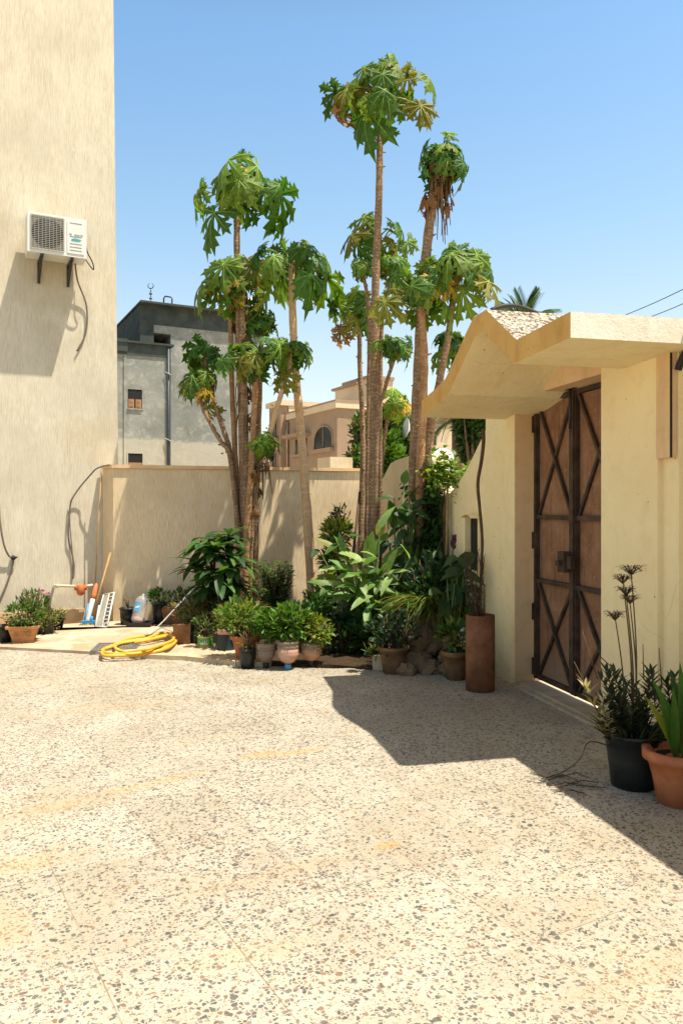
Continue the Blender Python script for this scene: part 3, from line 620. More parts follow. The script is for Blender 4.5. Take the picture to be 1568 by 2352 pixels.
def papaya(label, pts, d, rad, crown_px, leaves=15, yellow=.1, dry=0, seed=1, bark='papaya_bark', d2=None, size=.36, tint=(1, 1, 1), elmin=-25, special=(), deadn=0, skirt=0, squash=1.0, lv=None):
    d2 = d2 or d; n = len(pts)
    path = [at(x, y, d + (d2 - d) * (i / (n - 1))) for i, (x, y) in enumerate(pts)]          # top first
    base = path[-1].copy()
    if base.z > .02: path.append(Vector((base.x + (base.x - path[-2].x) * .15, base.y, -.02))); base = path[-1]
    path = path[::-1]
    size *= .97; yellow *= .6; leaves = max(6, int(leaves * .9))
    t = thing('papaya_tree', (base.x, base.y, 0), label, 'papaya tree', 'papaya trees along the rear wall')
    r = random.Random(seed)
    mb = MB(seed); sp = spline(path, 8); k = len(sp)
    rr = [rad[1] + (rad[0] - rad[1]) * (i / (k - 1)) ** .8 for i in range(k)]
    rr = [q * .88 * (1 + .05 * math.sin(i * 1.7) + r.uniform(-.03, .03)) for i, q in enumerate(rr)]
    mb.tube(sp, rr, 12)
    for i in range(int(k * .75)):                          # old leaf stubs and knobs
        if r.random() < .55:
            j = r.randrange(2, k - 1); a = r.uniform(0, 6.283); dv = Vector((math.cos(a), math.sin(a), r.uniform(-.1, .5))); q = sp[j] + Vector((0, 0, r.uniform(-.1, .1)))
            mb.tube([q + dv * rr[j] * .8, q + dv * (rr[j] + r.uniform(.012, .04))], [.012, .007], 5)
    mb.build('trunk', bark, t)
    top_ = sp[-1]; cr = MB(seed + 50); pet = 1
    cw = crown_px / F * d / 2
    for q_ in (lv or '').split():                           # the big leaves one can tell apart: blade base, blade tip, tone
        kind = 'g'
        if q_[-1] in 'yodl': kind, q_ = q_[-1], q_[:-1]
        bx, by, tx, ty = [float(k) * .513 + (391.2 if j % 2 == 0 else 92.3) for j, k in enumerate(q_.split(','))]
        k0 = d / F; hubx = (top_.x / top_.y) * F + CX; side = min(1, abs(bx - hubx) * k0 / max(.2, cw))
        dd = r.uniform(-.6, .7) * cw * math.sqrt(max(.05, 1 - side * side))
        p = at(bx, by, d + dd); L = math.hypot(tx - bx, ty - by) * k0
        fw = Vector(((tx - bx) * k0, (.35 if dd > 0 else -.35) * L * r.uniform(.2, 1.2), -(ty - by) * k0)); L = fw.length * r.uniform(.98, 1.12)
        upv = Vector((.75 * (p.x - top_.x) / max(.2, cw), -.62 if dd < .1 else .15, .8)) + Vector((r.uniform(-.55, .55), r.uniform(-.35, .35), r.uniform(-.2, .2)))
        c = {'y': YEL, 'd': DRY, 'o': OLIVE, 'l': LIME, 'g': LIME if r.random() < .38 else GREEN}[kind]; c = jit(tuple(a * b for a, b in zip(c, tint)), r, .2, .08)
        st = top_ - Vector((0, 0, r.uniform(0, .22))); cr.tube([st, (st + p) / 2 + Vector((0, 0, .06 * (p - st).length)), p], [.012, .009, .006], 5, 1)
        papaya_leaf(cr, p, fw, upv, max(L, .16) * 1.24, c, tuple(min(1, a * 1.7 + b) for a, b in zip(c, (.12, .15, .05))), r.uniform(.22, .60), curl=.8 if kind == 'd' else 0)
    if lv: leaves = max(7, int(leaves * .66)); cw *= .84; elmin = -12; size *= .86
    for i in range(leaves):
        f = (i + .5) / leaves; az = i * 2.39996 + r.uniform(-.7, .7)
        el = R(66 + (elmin + 8 - 66) * f ** .62 + r.uniform(-20, 16)); old = r.random()
        pl = max(.05, (cw - size * .34) * min(1.1, .50 + .80 * f) * r.choice((.7, .9, 1.0, 1.1, 1.2)) * r.uniform(.9, 1.1))
        dirv = Vector((math.cos(az) * math.cos(el), math.sin(az) * math.cos(el), math.sin(el) * squash))
        st = top_ - Vector((0, 0, .22 * f * min(1, cw)))
        end = st + dirv * pl + Vector((0, 0, -.16 * pl * old * f)); midp = st + dirv * pl * .5 + Vector((0, 0, .07 * pl))
        cr.tube([st, midp, end], [.012, .009, .006], 5, 1)
        out = Vector((dirv.x, dirv.y, 0)); out = out.normalized() if out.length > .01 else Vector((1, 0, 0))
        pitch = R(-14 - 48 * f - 26 * old * f + r.uniform(-20, 16)); fw = out * math.cos(pitch) + Vector((0, 0, 1)) * math.sin(pitch)
        fw = (fw + Vector((r.uniform(-.3, .3), r.uniform(-.3, .3), 0))).normalized()
        upv = out * -math.sin(pitch) + Vector((0, 0, 1)) * math.cos(pitch) + Vector((r.uniform(-.25, .25), r.uniform(-.25, .25), 0))
        u = r.random(); isy = u < yellow * (f * 1.6)
        c = YEL if isy and r.random() < .35 else (OLIVE if isy else (LIME if r.random() < .42 else GREEN))
        c = jit(tuple(a * b for a, b in zip(c, tint)), r, .22, .10); sz = size * (.50 + .55 * min(1, f * 1.7)) * r.uniform(.72, 1.15)
        vein = tuple(min(1, a * 1.7 + b) for a, b in zip(c, (.12, .15, .05)))
        papaya_leaf(cr, end, fw, upv, sz, c, vein, .42 + .40 * f + r.uniform(-.12, .18))
    for (x, y, dd, kind, sz) in special:                   # single leaves the photo picks out
        p = at(x, y, d + dd); c = {'y': YEL, 'd': DRY, 'o': OLIVE, 'g': GREEN, 'l': LIME}[kind]
        out = Vector((p.x - top_.x, p.y - top_.y - .15, 0)).normalized()
        cr.tube([top_ - Vector((0, 0, .15)), (top_ + p) / 2 + Vector((0, 0, .05)), p], [.011, .008, .006], 5, 1)
        fw = (out * .35 + Vector((0, 0, -1))).normalized(); upv = (out + Vector((0, -.5, .35)))
        papaya_leaf(cr, p, fw, upv, sz, jit(c, r, .1, .05), tuple(min(1, q * 1.3 + .05) for q in c), .35, curl=.8 if kind == 'd' else 0)
    cr.build('crown', ['papaya_leaf', 'petiole'], t)
    if deadn or skirt:
        dl = MB(seed + 90)
        for i in range(deadn):
            f = r.random(); j = int((k - 1) * (1 - skirt * f)); q = sp[j]; a = r.uniform(0, 6.283); o = Vector((math.cos(a), math.sin(a), 0))
            st = q + o * rr[j] * .8; end = st + o * r.uniform(.05, .16) + Vector((0, 0, r.uniform(-.16, .05)))
            dl.tube([st, end], [.009, .006], 4, 0, True, DRY)
            papaya_leaf(dl, end, (o * .25 + Vector((0, 0, -1))), o + Vector((0, 0, .2)), size * r.uniform(.5, .85), jit(DRY, r, .45, .15), (.25, .15, .07), r.uniform(.0, .5), [(0, 1), (24, .8), (-20, .85)], 0, 0, r.uniform(-.3, .6))
        for i in range(deadn):                              # stalks hanging against the trunk
            j = int((k - 1) * (1 - skirt * r.random())); q = sp[j]; a = r.uniform(0, 6.283); o = Vector((math.cos(a), math.sin(a), 0))
            dl.tube([q + o * rr[j], q + o * (rr[j] + .05) + Vector((0, 0, -.2)), q + o * (rr[j] + r.uniform(.02, .1)) + Vector((0, 0, -r.uniform(.4, .7)))], [.009, .007, .004], 4, 0, True, jit((.22, .14, .07), r, .3))
        dl.build('dead_leaves', 'dry_leaf', t)
    return t
papaya('tallest papaya of the left clump, its open crown highest against the sky', [(546, 440), (544, 520), (545, 640), (551, 800), (556, 1000), (560, 1250), (562, 1400)], 10.0, (.042, .068), 270, 20, .06, seed=11, lv='135,665,70,780 195,770,180,920 262,535,170,650 280,620,272,755l 305,540,335,650 385,560,440,685l 425,655,455,750 490,690,556,832 340,740,362,868 235,600,200,700 250,690,245,770o', size=.40, elmin=-30)
papaya('slim papaya left of the clump with a broad crown under the tallest one', [(528, 640), (529, 720), (533, 900), (541, 1060), (547, 1200), (552, 1390)], 10.05, (.032, .05), 205, 14, .12, seed=23, lv='240,1005,240,1135l 145,1080,88,1182 205,1100,217,1205 310,1030,340,1130o 370,1000,390,1112o 330,1090,370,1155 180,1060,190,1115 285,1020,270,1110', bark='papaya_bark_orange', size=.40, elmin=-38)
papaya('papaya with yellowing leaves tucked behind the tall left crown', [(560, 655), (556, 760), (560, 900), (566, 1150), (570, 1390)], 9.95, (.045, .068), 130, 9, .5, seed=29, size=.38, elmin=-40, tint=(1.1, .95, .9), deadn=12, skirt=.45)
papaya('lone pale curving papaya trunk between the two clumps with full crown', [(670, 600), (671, 690), (677, 830), (688, 960), (698, 1080), (709, 1240), (720, 1420)], 10.05, (.050, .080), 250, 20, .22, seed=37, lv='520,945,455,1065l 520,945,550,1050 400,945,335,1015 470,1050,395,1150 500,1040,494,1182l 640,960,705,1045 650,1010,682,1132o 700,1060,772,1182l 585,925,592,1010 610,1060,622,1142 440,1000,400,1110 700,980,750,1080', bark='papaya_bark_pale', size=.43, elmin=-32)
papaya('tallest papaya of all with flat umbrella crown at the top of the photo', [(876, 205), (872, 330), (870, 450), (864, 600), (860, 750), (859, 950), (856, 1200), (853, 1400)], 9.35, (.040, .080), 290, 24, .22, seed=41, lv='870,120,815,205l 985,105,1015,195 985,100,925,155l 1060,150,1100,245o 1150,160,1212,222l 740,230,680,312 790,220,742,335o 830,250,808,348 880,300,850,492 1000,250,1012,335 1060,260,1052,345l 1120,290,1108,395o 1140,310,1188,395o 880,170,900,245o 740,310,735,400d 950,150,960,230', size=.42, elmin=-28, tint=(.95, .92, .9))
papaya('tall papaya with narrow ragged crown and brown dead leaves hanging below', [(1016, 345), (1006, 400), (988, 500), (975, 620), (966, 740), (958, 900), (951, 1060), (948, 1300)], 8.6, (.055, .075), 135, 26, .05, seed=53, size=.28, elmin=-35, deadn=26, skirt=.20, squash=1.4)
papaya('papaya behind the tallest trunk with ragged yellow green crown', [(868, 548), (864, 640), (866, 760), (868, 900), (868, 1150), (868, 1400)], 9.9, (.034, .05), 180, 15, .3, seed=61, lv='865,790,840,875l 1000,820,1055,895l 810,870,778,975o 975,970,985,1045l 1060,900,1102,962 930,830,965,905 900,880,868,935 1030,840,1080,930', size=.40, elmin=-30)
papaya('thin papaya with a tiny tuft left of the tallest trunk', [(833, 606), (836, 640), (845, 690), (848, 760), (846, 950), (842, 1200), (842, 1400)], 9.7, (.022, .04), 75, 8, .1, seed=67, size=.24, elmin=-25)
papaya('slender ringed papaya left of the tallest trunk, dead leaf hanging from its crown', [(817, 710), (825, 770), (826, 840), (832, 960), (833, 1060), (829, 1190), (826, 1400)], 10.4, (.031, .050), 135, 13, .08, seed=71, lv='745,1170,685,1252l 840,1120,828,1195l 800,1160,798,1252 880,1160,886,1235 830,1250,842,1332o 720,1180,735,1245 765,1300,745,1372d 880,1220,890,1300', size=.36, elmin=-40)
papaya('right leaning papaya whose wide crown overhangs the canopy ridge', [(1052, 608), (1040, 690), (1028, 780), (1014, 850), (1000, 920), (984, 1000), (972, 1120), (968, 1300)], 8.45, (.038, .055), 215, 19, .12, seed=83, lv='1250,930,1205,1012l 1290,940,1312,1015 1370,960,1345,1065l 1400,990,1442,1065l 1420,1080,1472,1192o 1430,1100,1408,1192 1310,1120,1332,1235l 1340,1060,1372,1125 1270,1040,1240,1110', size=.43, elmin=-30)
papaya('orange barked papaya beside the ragged tall one with yellow leaf in front', [(962, 668), (969, 740), (974, 830), (970, 950), (964, 1100), (960, 1300)], 8.35, (.042, .062), 170, 14, .10, seed=89, lv='1160,1000,1070,1070l 1160,1000,1145,1090l 1070,1080,1012,1165l 1080,1100,1105,1185 1000,1110,978,1195o 960,1170,975,1295o 1225,1075,1180,1160y 1120,1120,1132,1175l 1010,1050,998,1105 1210,1030,1240,1110', bark='papaya_bark_orange', size=.42, elmin=-25)
papaya('short side stem leaning right from the tallest trunk, one tuft at its tip', [(906, 786), (905, 822), (893, 860), (880, 905), (868, 950), (862, 1150), (862, 1380)], 9.2, (.020, .04), 95, 8, .1, seed=97, lv='1000,1370,978,1435l 1040,1380,1052,1435 1080,1350,1092,1430 930,1345,875,1370 960,1340,950,1410l', size=.30, elmin=-30)
papaya('small green tuft right of the tallest trunk, above the short leaning side stem', [(903, 596), (898, 640), (885, 690), (876, 760), (872, 1000), (872, 1380)], 9.5, (.022, .04), 100, 8, .08, seed=101, size=.32, elmin=-20, tint=(1.15, 1.1, 1))
papaya('low dark crowned papaya behind the canopy gable', [(1030, 775), (1020, 830), (1005, 900), (992, 980), (985, 1100), (980, 1300)], 8.9, (.03, .05), 105, 11, .05, seed=103, size=.32, elmin=-45, tint=(.8, .85, .8))
papaya('mid height papaya right of the left clump with bright drooping crown', [(592, 800), (587, 870), (582, 980), (576, 1100), (568, 1220), (560, 1400)], 9.45, (.036, .052), 200, 18, .12, seed=107, lv='280,1385,350,1405l 370,1400,402,1462l 315,1440,298,1530o 330,1380,310,1440l 420,1400,445,1465 390,1450,400,1540 260,1390,248,1485 350,1440,345,1530 230,1430,225,1510', bark='papaya_bark_orange', size=.40, elmin=-35)
papaya('left leaning papaya branch with upper dark crown before the grey building', [(470, 812), (478, 862), (494, 930), (514, 990), (530, 1050), (545, 1200), (552, 1390)], 10.0, (.028, .05), 135, 12, .05, seed=109, lv='130,1370,55,1462 170,1370,182,1440 210,1400,240,1465 110,1380,80,1430 150,1400,140,1470', size=.36, elmin=-38, tint=(.75, .85, .8))
papaya('lowest left leaning papaya branch with one bright yellow leaf', [(455, 880), (462, 925), (482, 970), (508, 1015), (528, 1050), (545, 1200), (556, 1390)], 9.95, (.026, .045), 105, 9, .3, seed=113, lv='100,1500,28,1562 160,1490,192,1550 108,1540,98,1615y 200,1520,217,1600 165,1640,170,1715o 130,1480,120,1540', size=.34, elmin=-45, tint=(.8, .85, .8))
papaya('papaya crown peeping behind the left clump on its right side', [(604, 732), (600, 790), (596, 900), (590, 1100), (584, 1400)], 10.1, (.035, .05), 100, 10, .12, seed=127, lv='400,1210,422,1285l 470,1280,502,1335l 350,1270,338,1335 430,1240,460,1300', size=.36, elmin=-45)
papaya('right leaning papaya stem crossing towards the pale curved trunk', [(666, 796), (664, 840), (650, 890), (632, 950), (612, 1020), (592, 1090), (574, 1230), (566, 1400)], 9.6, (.030, .05), 120, 12, .22, seed=131, lv='470,1370,458,1485l 500,1350,522,1425l 600,1365,632,1425 440,1390,415,1455 510,1500,510,1592o 540,1380,560,1440', size=.36, elmin=-40, bark='papaya_bark_pale')
papaya('small bright papaya sprout low among the left trunks', [(606, 1000), (600, 1050), (588, 1110), (578, 1230), (572, 1400)], 9.5, (.022, .04), 80, 11, .08, seed=137, size=.28, elmin=-50, tint=(1.1, 1.1, 1), deadn=8, skirt=.5)
papaya('small pale papaya tuft low between the right hand trunks', [(902, 905), (890, 960), (880, 1030), (872, 1150), (868, 1380)], 9.9, (.020, .035), 95, 10, .08, seed=139, size=.32, elmin=-30, tint=(1.35, 1.3, 1.2))
# ---------------------------------------------------------------- shrubs
def bush(mb, c, rx, ry, rz, n, L, Wd, cols, up=.4, shell=.55, droop=.4, stems=0, mat=0, smat=1, dirn=None, sq=0):
    r = mb.r; c = Vector(c)
    cl = [(Vector((r.gauss(0, .5), r.gauss(0, .5), r.gauss(0, .5)))) for _ in range(max(4, n // 60))]
    for k in range(n):
        if r.random() < .6:
            q = cl[k % len(cl)] + Vector((r.gauss(0, .22), r.gauss(0, .22), r.gauss(0, .22)))
        else:
            q = Vector((r.gauss(0, 1), r.gauss(0, 1), r.gauss(0, 1))).normalized() * (shell + (1 - shell) * r.random())
        if q.length > 1: q = q.normalized() * r.uniform(.8, 1.06)
        p = c + Vector((q.x * rx, q.y * ry, q.z * rz))
        if p.z < .02: continue
        d = (Vector((q.x, q.y, q.z + up)) + Vector((r.gauss(0, .5), r.gauss(0, .5), r.gauss(0, .4)))).normalized()
        col = jit(cols[r.randrange(len(cols))], r, .3, .12)
        mb.leaf(p, d, (r.gauss(0, .4), r.gauss(0, .4), 1), L * r.uniform(.6, 1.25), Wd * r.uniform(.7, 1.2), col, droop, .3, mat, 3)
    for k in range(stems):
        a = r.uniform(0, 6.283); e = Vector((math.cos(a) * rx * r.uniform(.2, .8), math.sin(a) * ry * r.uniform(.2, .8), rz * r.uniform(.3, .9)))
        b = Vector((c.x + e.x * .1, c.y + e.y * .1, max(0, c.z - rz)))
        mb.tube([b, (b + c + e) / 2 + Vector((r.uniform(-.03, .03), 0, 0)), c + e], [.008, .006, .003], 4, smat)
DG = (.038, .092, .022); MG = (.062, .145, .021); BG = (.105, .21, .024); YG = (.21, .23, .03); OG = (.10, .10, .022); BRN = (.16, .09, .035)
def shrub(name, label, loc, cat, spec, group=None, mats=('shrub_leaf', 'stem_brown'), seed=1):
    t = thing(name, loc, label, cat, group); mb = MB(seed)
    for s in spec: bush(mb, *s[0], **s[1])
    mb.build('foliage', list(mats), t); return t
def pot(name, label, base, r0, r1, h, mat, rim=.012, soil=True, group=None, n=26, prof=None, cat='flower pot', rimmat=None):
    t = thing(name, base, label, cat, group); mb = MB()
    p = prof or [(r0, 0), (r0 * 1.0 + (r1 - r0) * .5, h * .5), (r1, h - rim * 2.2), (r1 + rim, h - rim * 2.2), (r1 + rim * 1.1, h), (r1 - .004, h), (r1 - .012, h * .86)]
    mb.lathe(base, p, n); mb.build('body', mat, t)
    if soil:
        mb = MB(); mb.lathe(base, [(0.001, h * .84), (r1 * .6, h * .87), (r1 - .008, h * .85), (r1 - .008, h * .80), (0.001, h * .80)], n); mb.build('soil', 'pot_soil', t)
    return t
# --- right foreground: black bucket and terracotta pot with their plants
bb = gr(1460, 1822); bb.y += .12; bb.x += .03
pot('plant_bucket', 'large black bucket with a leggy plant, beside the gate pier', bb, .115, .148, .29, 'black_plastic', .008, cat='bucket')
lp_ = thing('leggy_plant', bb + Vector((0, 0, .25)), 'leggy plant with dried flower heads on tall stalks in black bucket', 'plant')
mb = MB(5); r = mb.r
def sprig(mb, base, top, n, L, cols, wd=.014, mat=0, bend=.03, a0=.15):
    base, top = Vector(base), Vector(top); mid = (base + top) / 2 + Vector((r.uniform(-bend, bend), r.uniform(-bend, bend), 0))
    mb.tube([base, mid, top], [.005, .004, .003], 5, 1)
    for k in range(n):
        f = a0 + (1 - a0) * (k + 1) / n; p = base.lerp(mid, f * 2) if f < .5 else mid.lerp(top, f * 2 - 1)
        az = k * 2.4 + r.uniform(-.3, .3); e = .35 + .9 * f ** 2
        d = Vector((math.cos(az), math.sin(az), e)); mb.leaf(p, d, (0, 0, 1), L * r.uniform(.7, 1.15), wd * r.uniform(.8, 1.2), jit(cols[r.randrange(len(cols))], r, .3, .1), .3, .35, mat, 3)
sv = [(.045, .062, .035), (.06, .075, .045), (.038, .055, .03)]; pl_ = [(.30, .26, .12), (.26, .22, .09), (.34, .31, .17)]
tips = [(1408, 1545, .0), (1380, 1560, .05), (1438, 1575, -.05), (1490, 1555, .05), (1468, 1600, -.06), (1400, 1600, -.02), (1425, 1620, .05), (1450, 1640, -.08), (1505, 1590, .0), (1475, 1640, .04), (1380, 1610, .02), (1415, 1655, .0), (1390, 1540, .08), (1455, 1570, .1)]
for (x, y, dd) in tips: sprig(mb, bb + Vector((r.uniform(-.09, .09), r.uniform(-.09, .09), .25)), at(x, y, bb.y + dd), 34, .085, sv, .02)
sprig(mb, bb + Vector((-.13, -.02, .22)), at(1342, 1575, bb.y - .04), 26, .095, pl_, .02); sprig(mb, bb + Vector((-.11, -.06, .22)), at(1383, 1610, bb.y - .08), 22, .07, pl_ + [(.42, .40, .30)], .02)
for k in range(240):                                     # tangle of low thin growth
    a = r.uniform(0, 6.283); q = r.random() ** .5; p = bb + Vector((math.cos(a) * .135 * q, math.sin(a) * .135 * q, .25)); mb.leaf(p, (math.cos(a) * q, math.sin(a) * q, r.uniform(.5, 1.6)), (r.gauss(0, 1), r.gauss(0, 1), .3), r.uniform(.06, .20), .013, jit((.030, .040, .02), r, .4), .7, .2, 0, 3)
mb.build('foliage', ['shrub_leaf', 'stem_brown'], lp_)
mb = MB(6); r = mb.r
for (hx, hy, bx) in ((1449, 1312, .01), (1430, 1333, -.005), (1437, 1360, .0), (1446, 1379, .012), (1412, 1417, -.05)):
    tp = at(hx, hy, bb.y + .02); b0 = bb + Vector((bx, 0, .26)); m1 = b0.lerp(tp, .5) + Vector((.018 if hx > 1420 else .02, 0, 0)); 
    sp = spline([b0, m1, tp], 8); mb.tube(sp, [.0055, .003], 5)
    for k in range(70):
        a = r.uniform(0, 6.283); q = r.random() ** .5 * (.068 if hy < 1320 else .046); e = tp + Vector((math.cos(a) * q, math.sin(a) * q * .8, .022 + r.uniform(-.014, .012)))
        if k % 2: mb.tube([tp - Vector((0, 0, .02)), e], [.0018, .0015], 4)
        mb.leaf(e, (math.cos(a), math.sin(a), r.uniform(-.5, .3)), (0, 0, 1), .026, .008, jit((.07, .035, .022), r), .6, .2, 1, 2)
ctube(mb, [bb + Vector((.05, 0, .25)), at(1450, 1600, bb.y - .02), at(1415, 1545, bb.y), at(1380, 1510, bb.y + .05)], .003, 5)
for (x0, y0, x1, y1) in ((1352, 1590, 1318, 1520), (1350, 1580, 1322, 1545), (1478, 1560, 1476, 1480), (1520, 1580, 1513, 1488), (1372, 1560, 1337, 1450)): mb.tube([at(x0, y0, bb.y), at(x1, y1, bb.y + .02)], [.004, .002], 5)
mb.build('flower_stalks', ['stem_brown', 'dry_leaf'], lp_)
mb = MB(8); r = mb.r; ctube(mb, [bb + Vector((-.14, -.03, .22)), at(1352, 1705, bb.y - .1), at(1330, 1745, bb.y - .16), gr(1290, 1775, .02), gr(1242, 1790, .012)], [.004, .003], 5)
for k in range(9):
    p = gr(1285 + r.uniform(-30, 45), 1800 + r.uniform(-18, 22), .008); a = r.uniform(-.5, .9); mb.tube([p, p + Vector((math.cos(a) * .09, math.sin(a) * .06, r.uniform(0, .03))), p + Vector((math.cos(a) * .17, math.sin(a) * .12, .0))], [.003, .003, .0015], 4)
tag(mb.build('dry_twigs', 'stem_brown', loc=gr(1290, 1800)), 'thin dry twigs fallen on the terrazzo before the black bucket', 'twigs')
tb = gr(1585, 1866); tb.y += .13
pot('terracotta_pot', 'flared terracotta pot at the right edge holding a spiky aloe', tb, .105, .155, .27, 'terracotta', .022)
ag = thing('aloe_plant', tb + Vector((0, 0, .23)), 'broad bladed aloe with a yellow edged leaf in terracotta pot', 'plant'); mb = MB(9); r = mb.r
for (x, y, dd, wd, c) in ((1472, 1612, -.08, .042, YG), (1490, 1570, .02, .055, MG), (1535, 1545, .1, .06, DG), (1560, 1530, -.05, .058, MG), (1590, 1500, .05, .06, DG), (1508, 1600, -.12, .05, MG), (1620, 1540, -.1, .06, MG), (1660, 1590, 0, .05, DG), (1545, 1590, -.16, .05, MG), (1585, 1580, -.2, .05, OG)):
    b0 = tb + Vector((r.uniform(-.04, .04), r.uniform(-.04, .04), .22)); e = at(x, y, tb.y + dd); d = e - b0
    mb.leaf(b0, d + Vector((0, 0, .12)), (0, -1, .6), d.length * 1.05, wd, c, .28, .5, 0, 7, .8)
mb.build('blades', 'glossy_leaf', ag)
mb = MB(10); r = mb.r
lv = thing('whorled_plant', bb + Vector((.28, .2, 0)), 'whorled grey green stems rising behind the bucket against the pier', 'plant')
rb_ = bb + Vector((.33, .25, .02))
for (x, y) in ((1548, 1560), (1510, 1600), (1530, 1570), (1495, 1545), (1560, 1620)): sprig(mb, rb_ + Vector((r.uniform(-.05, .05), r.uniform(-.05, .05), 0)), at(x, y, rb_.y + r.uniform(-.05, .1)), 30, .095, sv + [(.05, .08, .05)], .02, a0=.45)
mb.build('foliage', ['shrub_leaf', 'stem_brown'], lv)

# --- rusty pipe planter and what grows in it
pb = gr(1108, 1592); pb.y += .11; ph = EYE + (HY - 1412) / F * pb.y
pc = thing('pipe_planter', pb, 'tall rusty steel pipe standing as a planter beside the pillar', 'planter')
mb = MB(); mb.lathe(pb, [(.118, 0), (.12, ph * .5), (.118, ph), (.108, ph), (.106, ph - .25)], 32); mb.build('pipe', 'rust', pc)
mb = MB(); mb.lathe(pb, [(.001, ph - .08), (.1065, ph - .08), (.1065, ph - .14), (.001, ph - .14)], 20); mb.build('soil', 'pot_soil', pc)
sp_t = thing('spiky_plant', pb + Vector((0, 0, ph - .08)), 'dark spiky stemmed plant growing from the rusty pipe', 'plant'); mb = MB(12); r = mb.r
for k in range(17):
    b0 = pb + Vector((r.uniform(-.06, .06), r.uniform(-.05, .05), ph - .1)); e = at(1098 + r.uniform(-36, 16), 1262 + abs(r.gauss(0, 45)), pb.y + r.uniform(-.05, .1)); sprig(mb, b0, e, 30, .035, [(.03, .04, .02), (.04, .035, .02), (.022, .03, .02)], .007)
mb.build('stems', ['shrub_leaf', 'stem_brown'], sp_t)
mb = MB(); ctube(mb, [pb + Vector((.0, .03, ph - .1)), at(1105, 1300, pb.y + .12), at(1107, 1240, pb.y + .16), at(1101, 1165, pb.y + .2), at(1097, 1110, pb.y + .22), at(1105, 1060, pb.y + .25), at(1110, 1015, pb.y + .28), at(1109, 985, pb.y + .3)], [.011, .017], 8)
tag(mb.build('vine_stem', 'stem_brown', loc=pb + Vector((0, .03, ph - .1))), 'bare wavy vine stem climbing from rusty pipe towards the canopy', 'vine stem')

# --- shaded corner left of the pipe
def pot_at(x, yb, wpx, hpx): 
    p = gr(x, yb); k = p.y / F; return p, wpx * k / 2, hpx * k
mb = MB(14); r = mb.r
def rock(mb, c, rx, ry, rz, seed):
    q = random.Random(seed); n = 12; prof = []
    st = [q.uniform(.75, 1.15) for _ in range(n * 8)]
    rings = []
    for i in range(7):
        a = -math.pi / 2 + math.pi * i / 6; rings.append(mb.add([Vector(c) + Vector((rx * math.cos(a) * math.cos(2 * math.pi * j / n) * st[i * n + j], ry * math.cos(a) * math.sin(2 * math.pi * j / n) * st[i * n + j], rz * math.sin(a) * st[i * n + (j if 0 < i < 6 else 0)])) for j in range(n)]))
    for i in range(6):
        for j in range(n): mb.face((rings[i] + j, rings[i] + (j + 1) % n, rings[i + 1] + (j + 1) % n, rings[i + 1] + j), 0, None, None, False)
rocks = [((955, 1545), .16, .13, .12, 'tilted brown rock at the foot of the shaded corner, below the grass', 0), ((985, 1552), .13, .1, .08, 'low flat brown rock in front of the stacked ones', 0), ((962, 1500), .19, .14, .15, 'biggest brown rock under the arching grass', .12), ((1000, 1500), .15, .12, .11, 'dark rock wedged right of the biggest one', .12), ((935, 1556), .09, .08, .07, 'small rock beside the brown pot in shade', 0), ((1033, 1560), .10, .09, .08, 'small rock in front of the right hand shaded pot', 0)]
for i, ((x, y), rx, ry, rz, lab, hh) in enumerate(rocks):
    p = gr(x, min(y, 1556) if hh == 0 else 1540); p.z = rz * .6 + (.16 if hh else 0)
    if hh: p.x = (x - CX) / F * p.y
    mb = MB(); rock(mb, (p.x, p.y + .1, p.z), rx, ry, rz, 30 + i); tag(mb.build('rock', 'stone', loc=(p.x, p.y + .1, 0)), lab, 'rock', 'rocks in the shaded corner')
p, rw, h = pot_at(905, 1552, 66, 62); p.y += rw
pot('shaded_pot', 'round brown pot half hidden in the shade below the canna', p, rw * .72, rw, h, 'old_clay', .015)
shrub('shade_plant', 'dark small leaved plant in the brown pot below the canna', p + Vector((0, 0, h)), 'plant', [((p + Vector((0, 0, h + .12)), .22, .18, .20, 420, .07, .035, [DG, (.02, .045, .03), (.05, .05, .04)]), {'stems': 10})], seed=15)
p = gr(862, 1540); mb = MB(); mb.box(p + Vector((.02, .05, .062)), (.045, 0, 0), (0, .05, 0), (0, 0, .06)); tag(mb.build('cream_block', 'tan_block', loc=p), 'cream building block beside the brown pot in the corner', 'block')
shrub('small_tuft', 'small bright tuft growing over the cream block', p + Vector((.02, .05, .12)), 'plant', [((p + Vector((.0, .05, .16)), .08, .06, .06, 70, .08, .012, [MG, OG, YG]), {})], seed=16)
p, rw, h = pot_at(1050, 1566, 58, 66); p.y += rw
pot('shaded_pot', 'brown pot next to the rusty pipe planter, ringed with wire', p, rw * .75, rw, h, 'old_clay', .02)
shrub('shade_plant', 'small green plant in the pot next to the rusty pipe', p + Vector((0, 0, h)), 'plant', [((p + Vector((0, 0, h + .10)), .14, .12, .13, 150, .09, .04, [DG, MG, YG]), {'stems': 6})], seed=17)
p = at(1036, 1478, p.y + .25); mb = MB(); rock(mb, p, .085, .08, .10, 55); rock(mb, p + Vector((-.03, -.02, -.12)), .1, .1, .09, 56); mb.tube([Vector((p.x, p.y, 0)), p - Vector((0, 0, .1))], .09, 10); tag(mb.build('carved_stone', 'stone', loc=(p.x, p.y, 0)), 'rounded weathered stone shaped like a head behind the shaded pots', 'stone')
p = at(1062, 1451, p.y + .1); mb = MB(); mb.box(p, (.045, 0, 0), (0, .05, 0), (0, 0, .033)); mb.box(Vector((p.x, p.y, (p.z - .034) / 2)), (.035, 0, 0), (0, .04, 0), (0, 0, (p.z - .034) / 2)); tag(mb.build('pale_block', 'white_paint', loc=(p.x, p.y, 0)), 'pale block showing left of the rusty pipe top half', 'block')
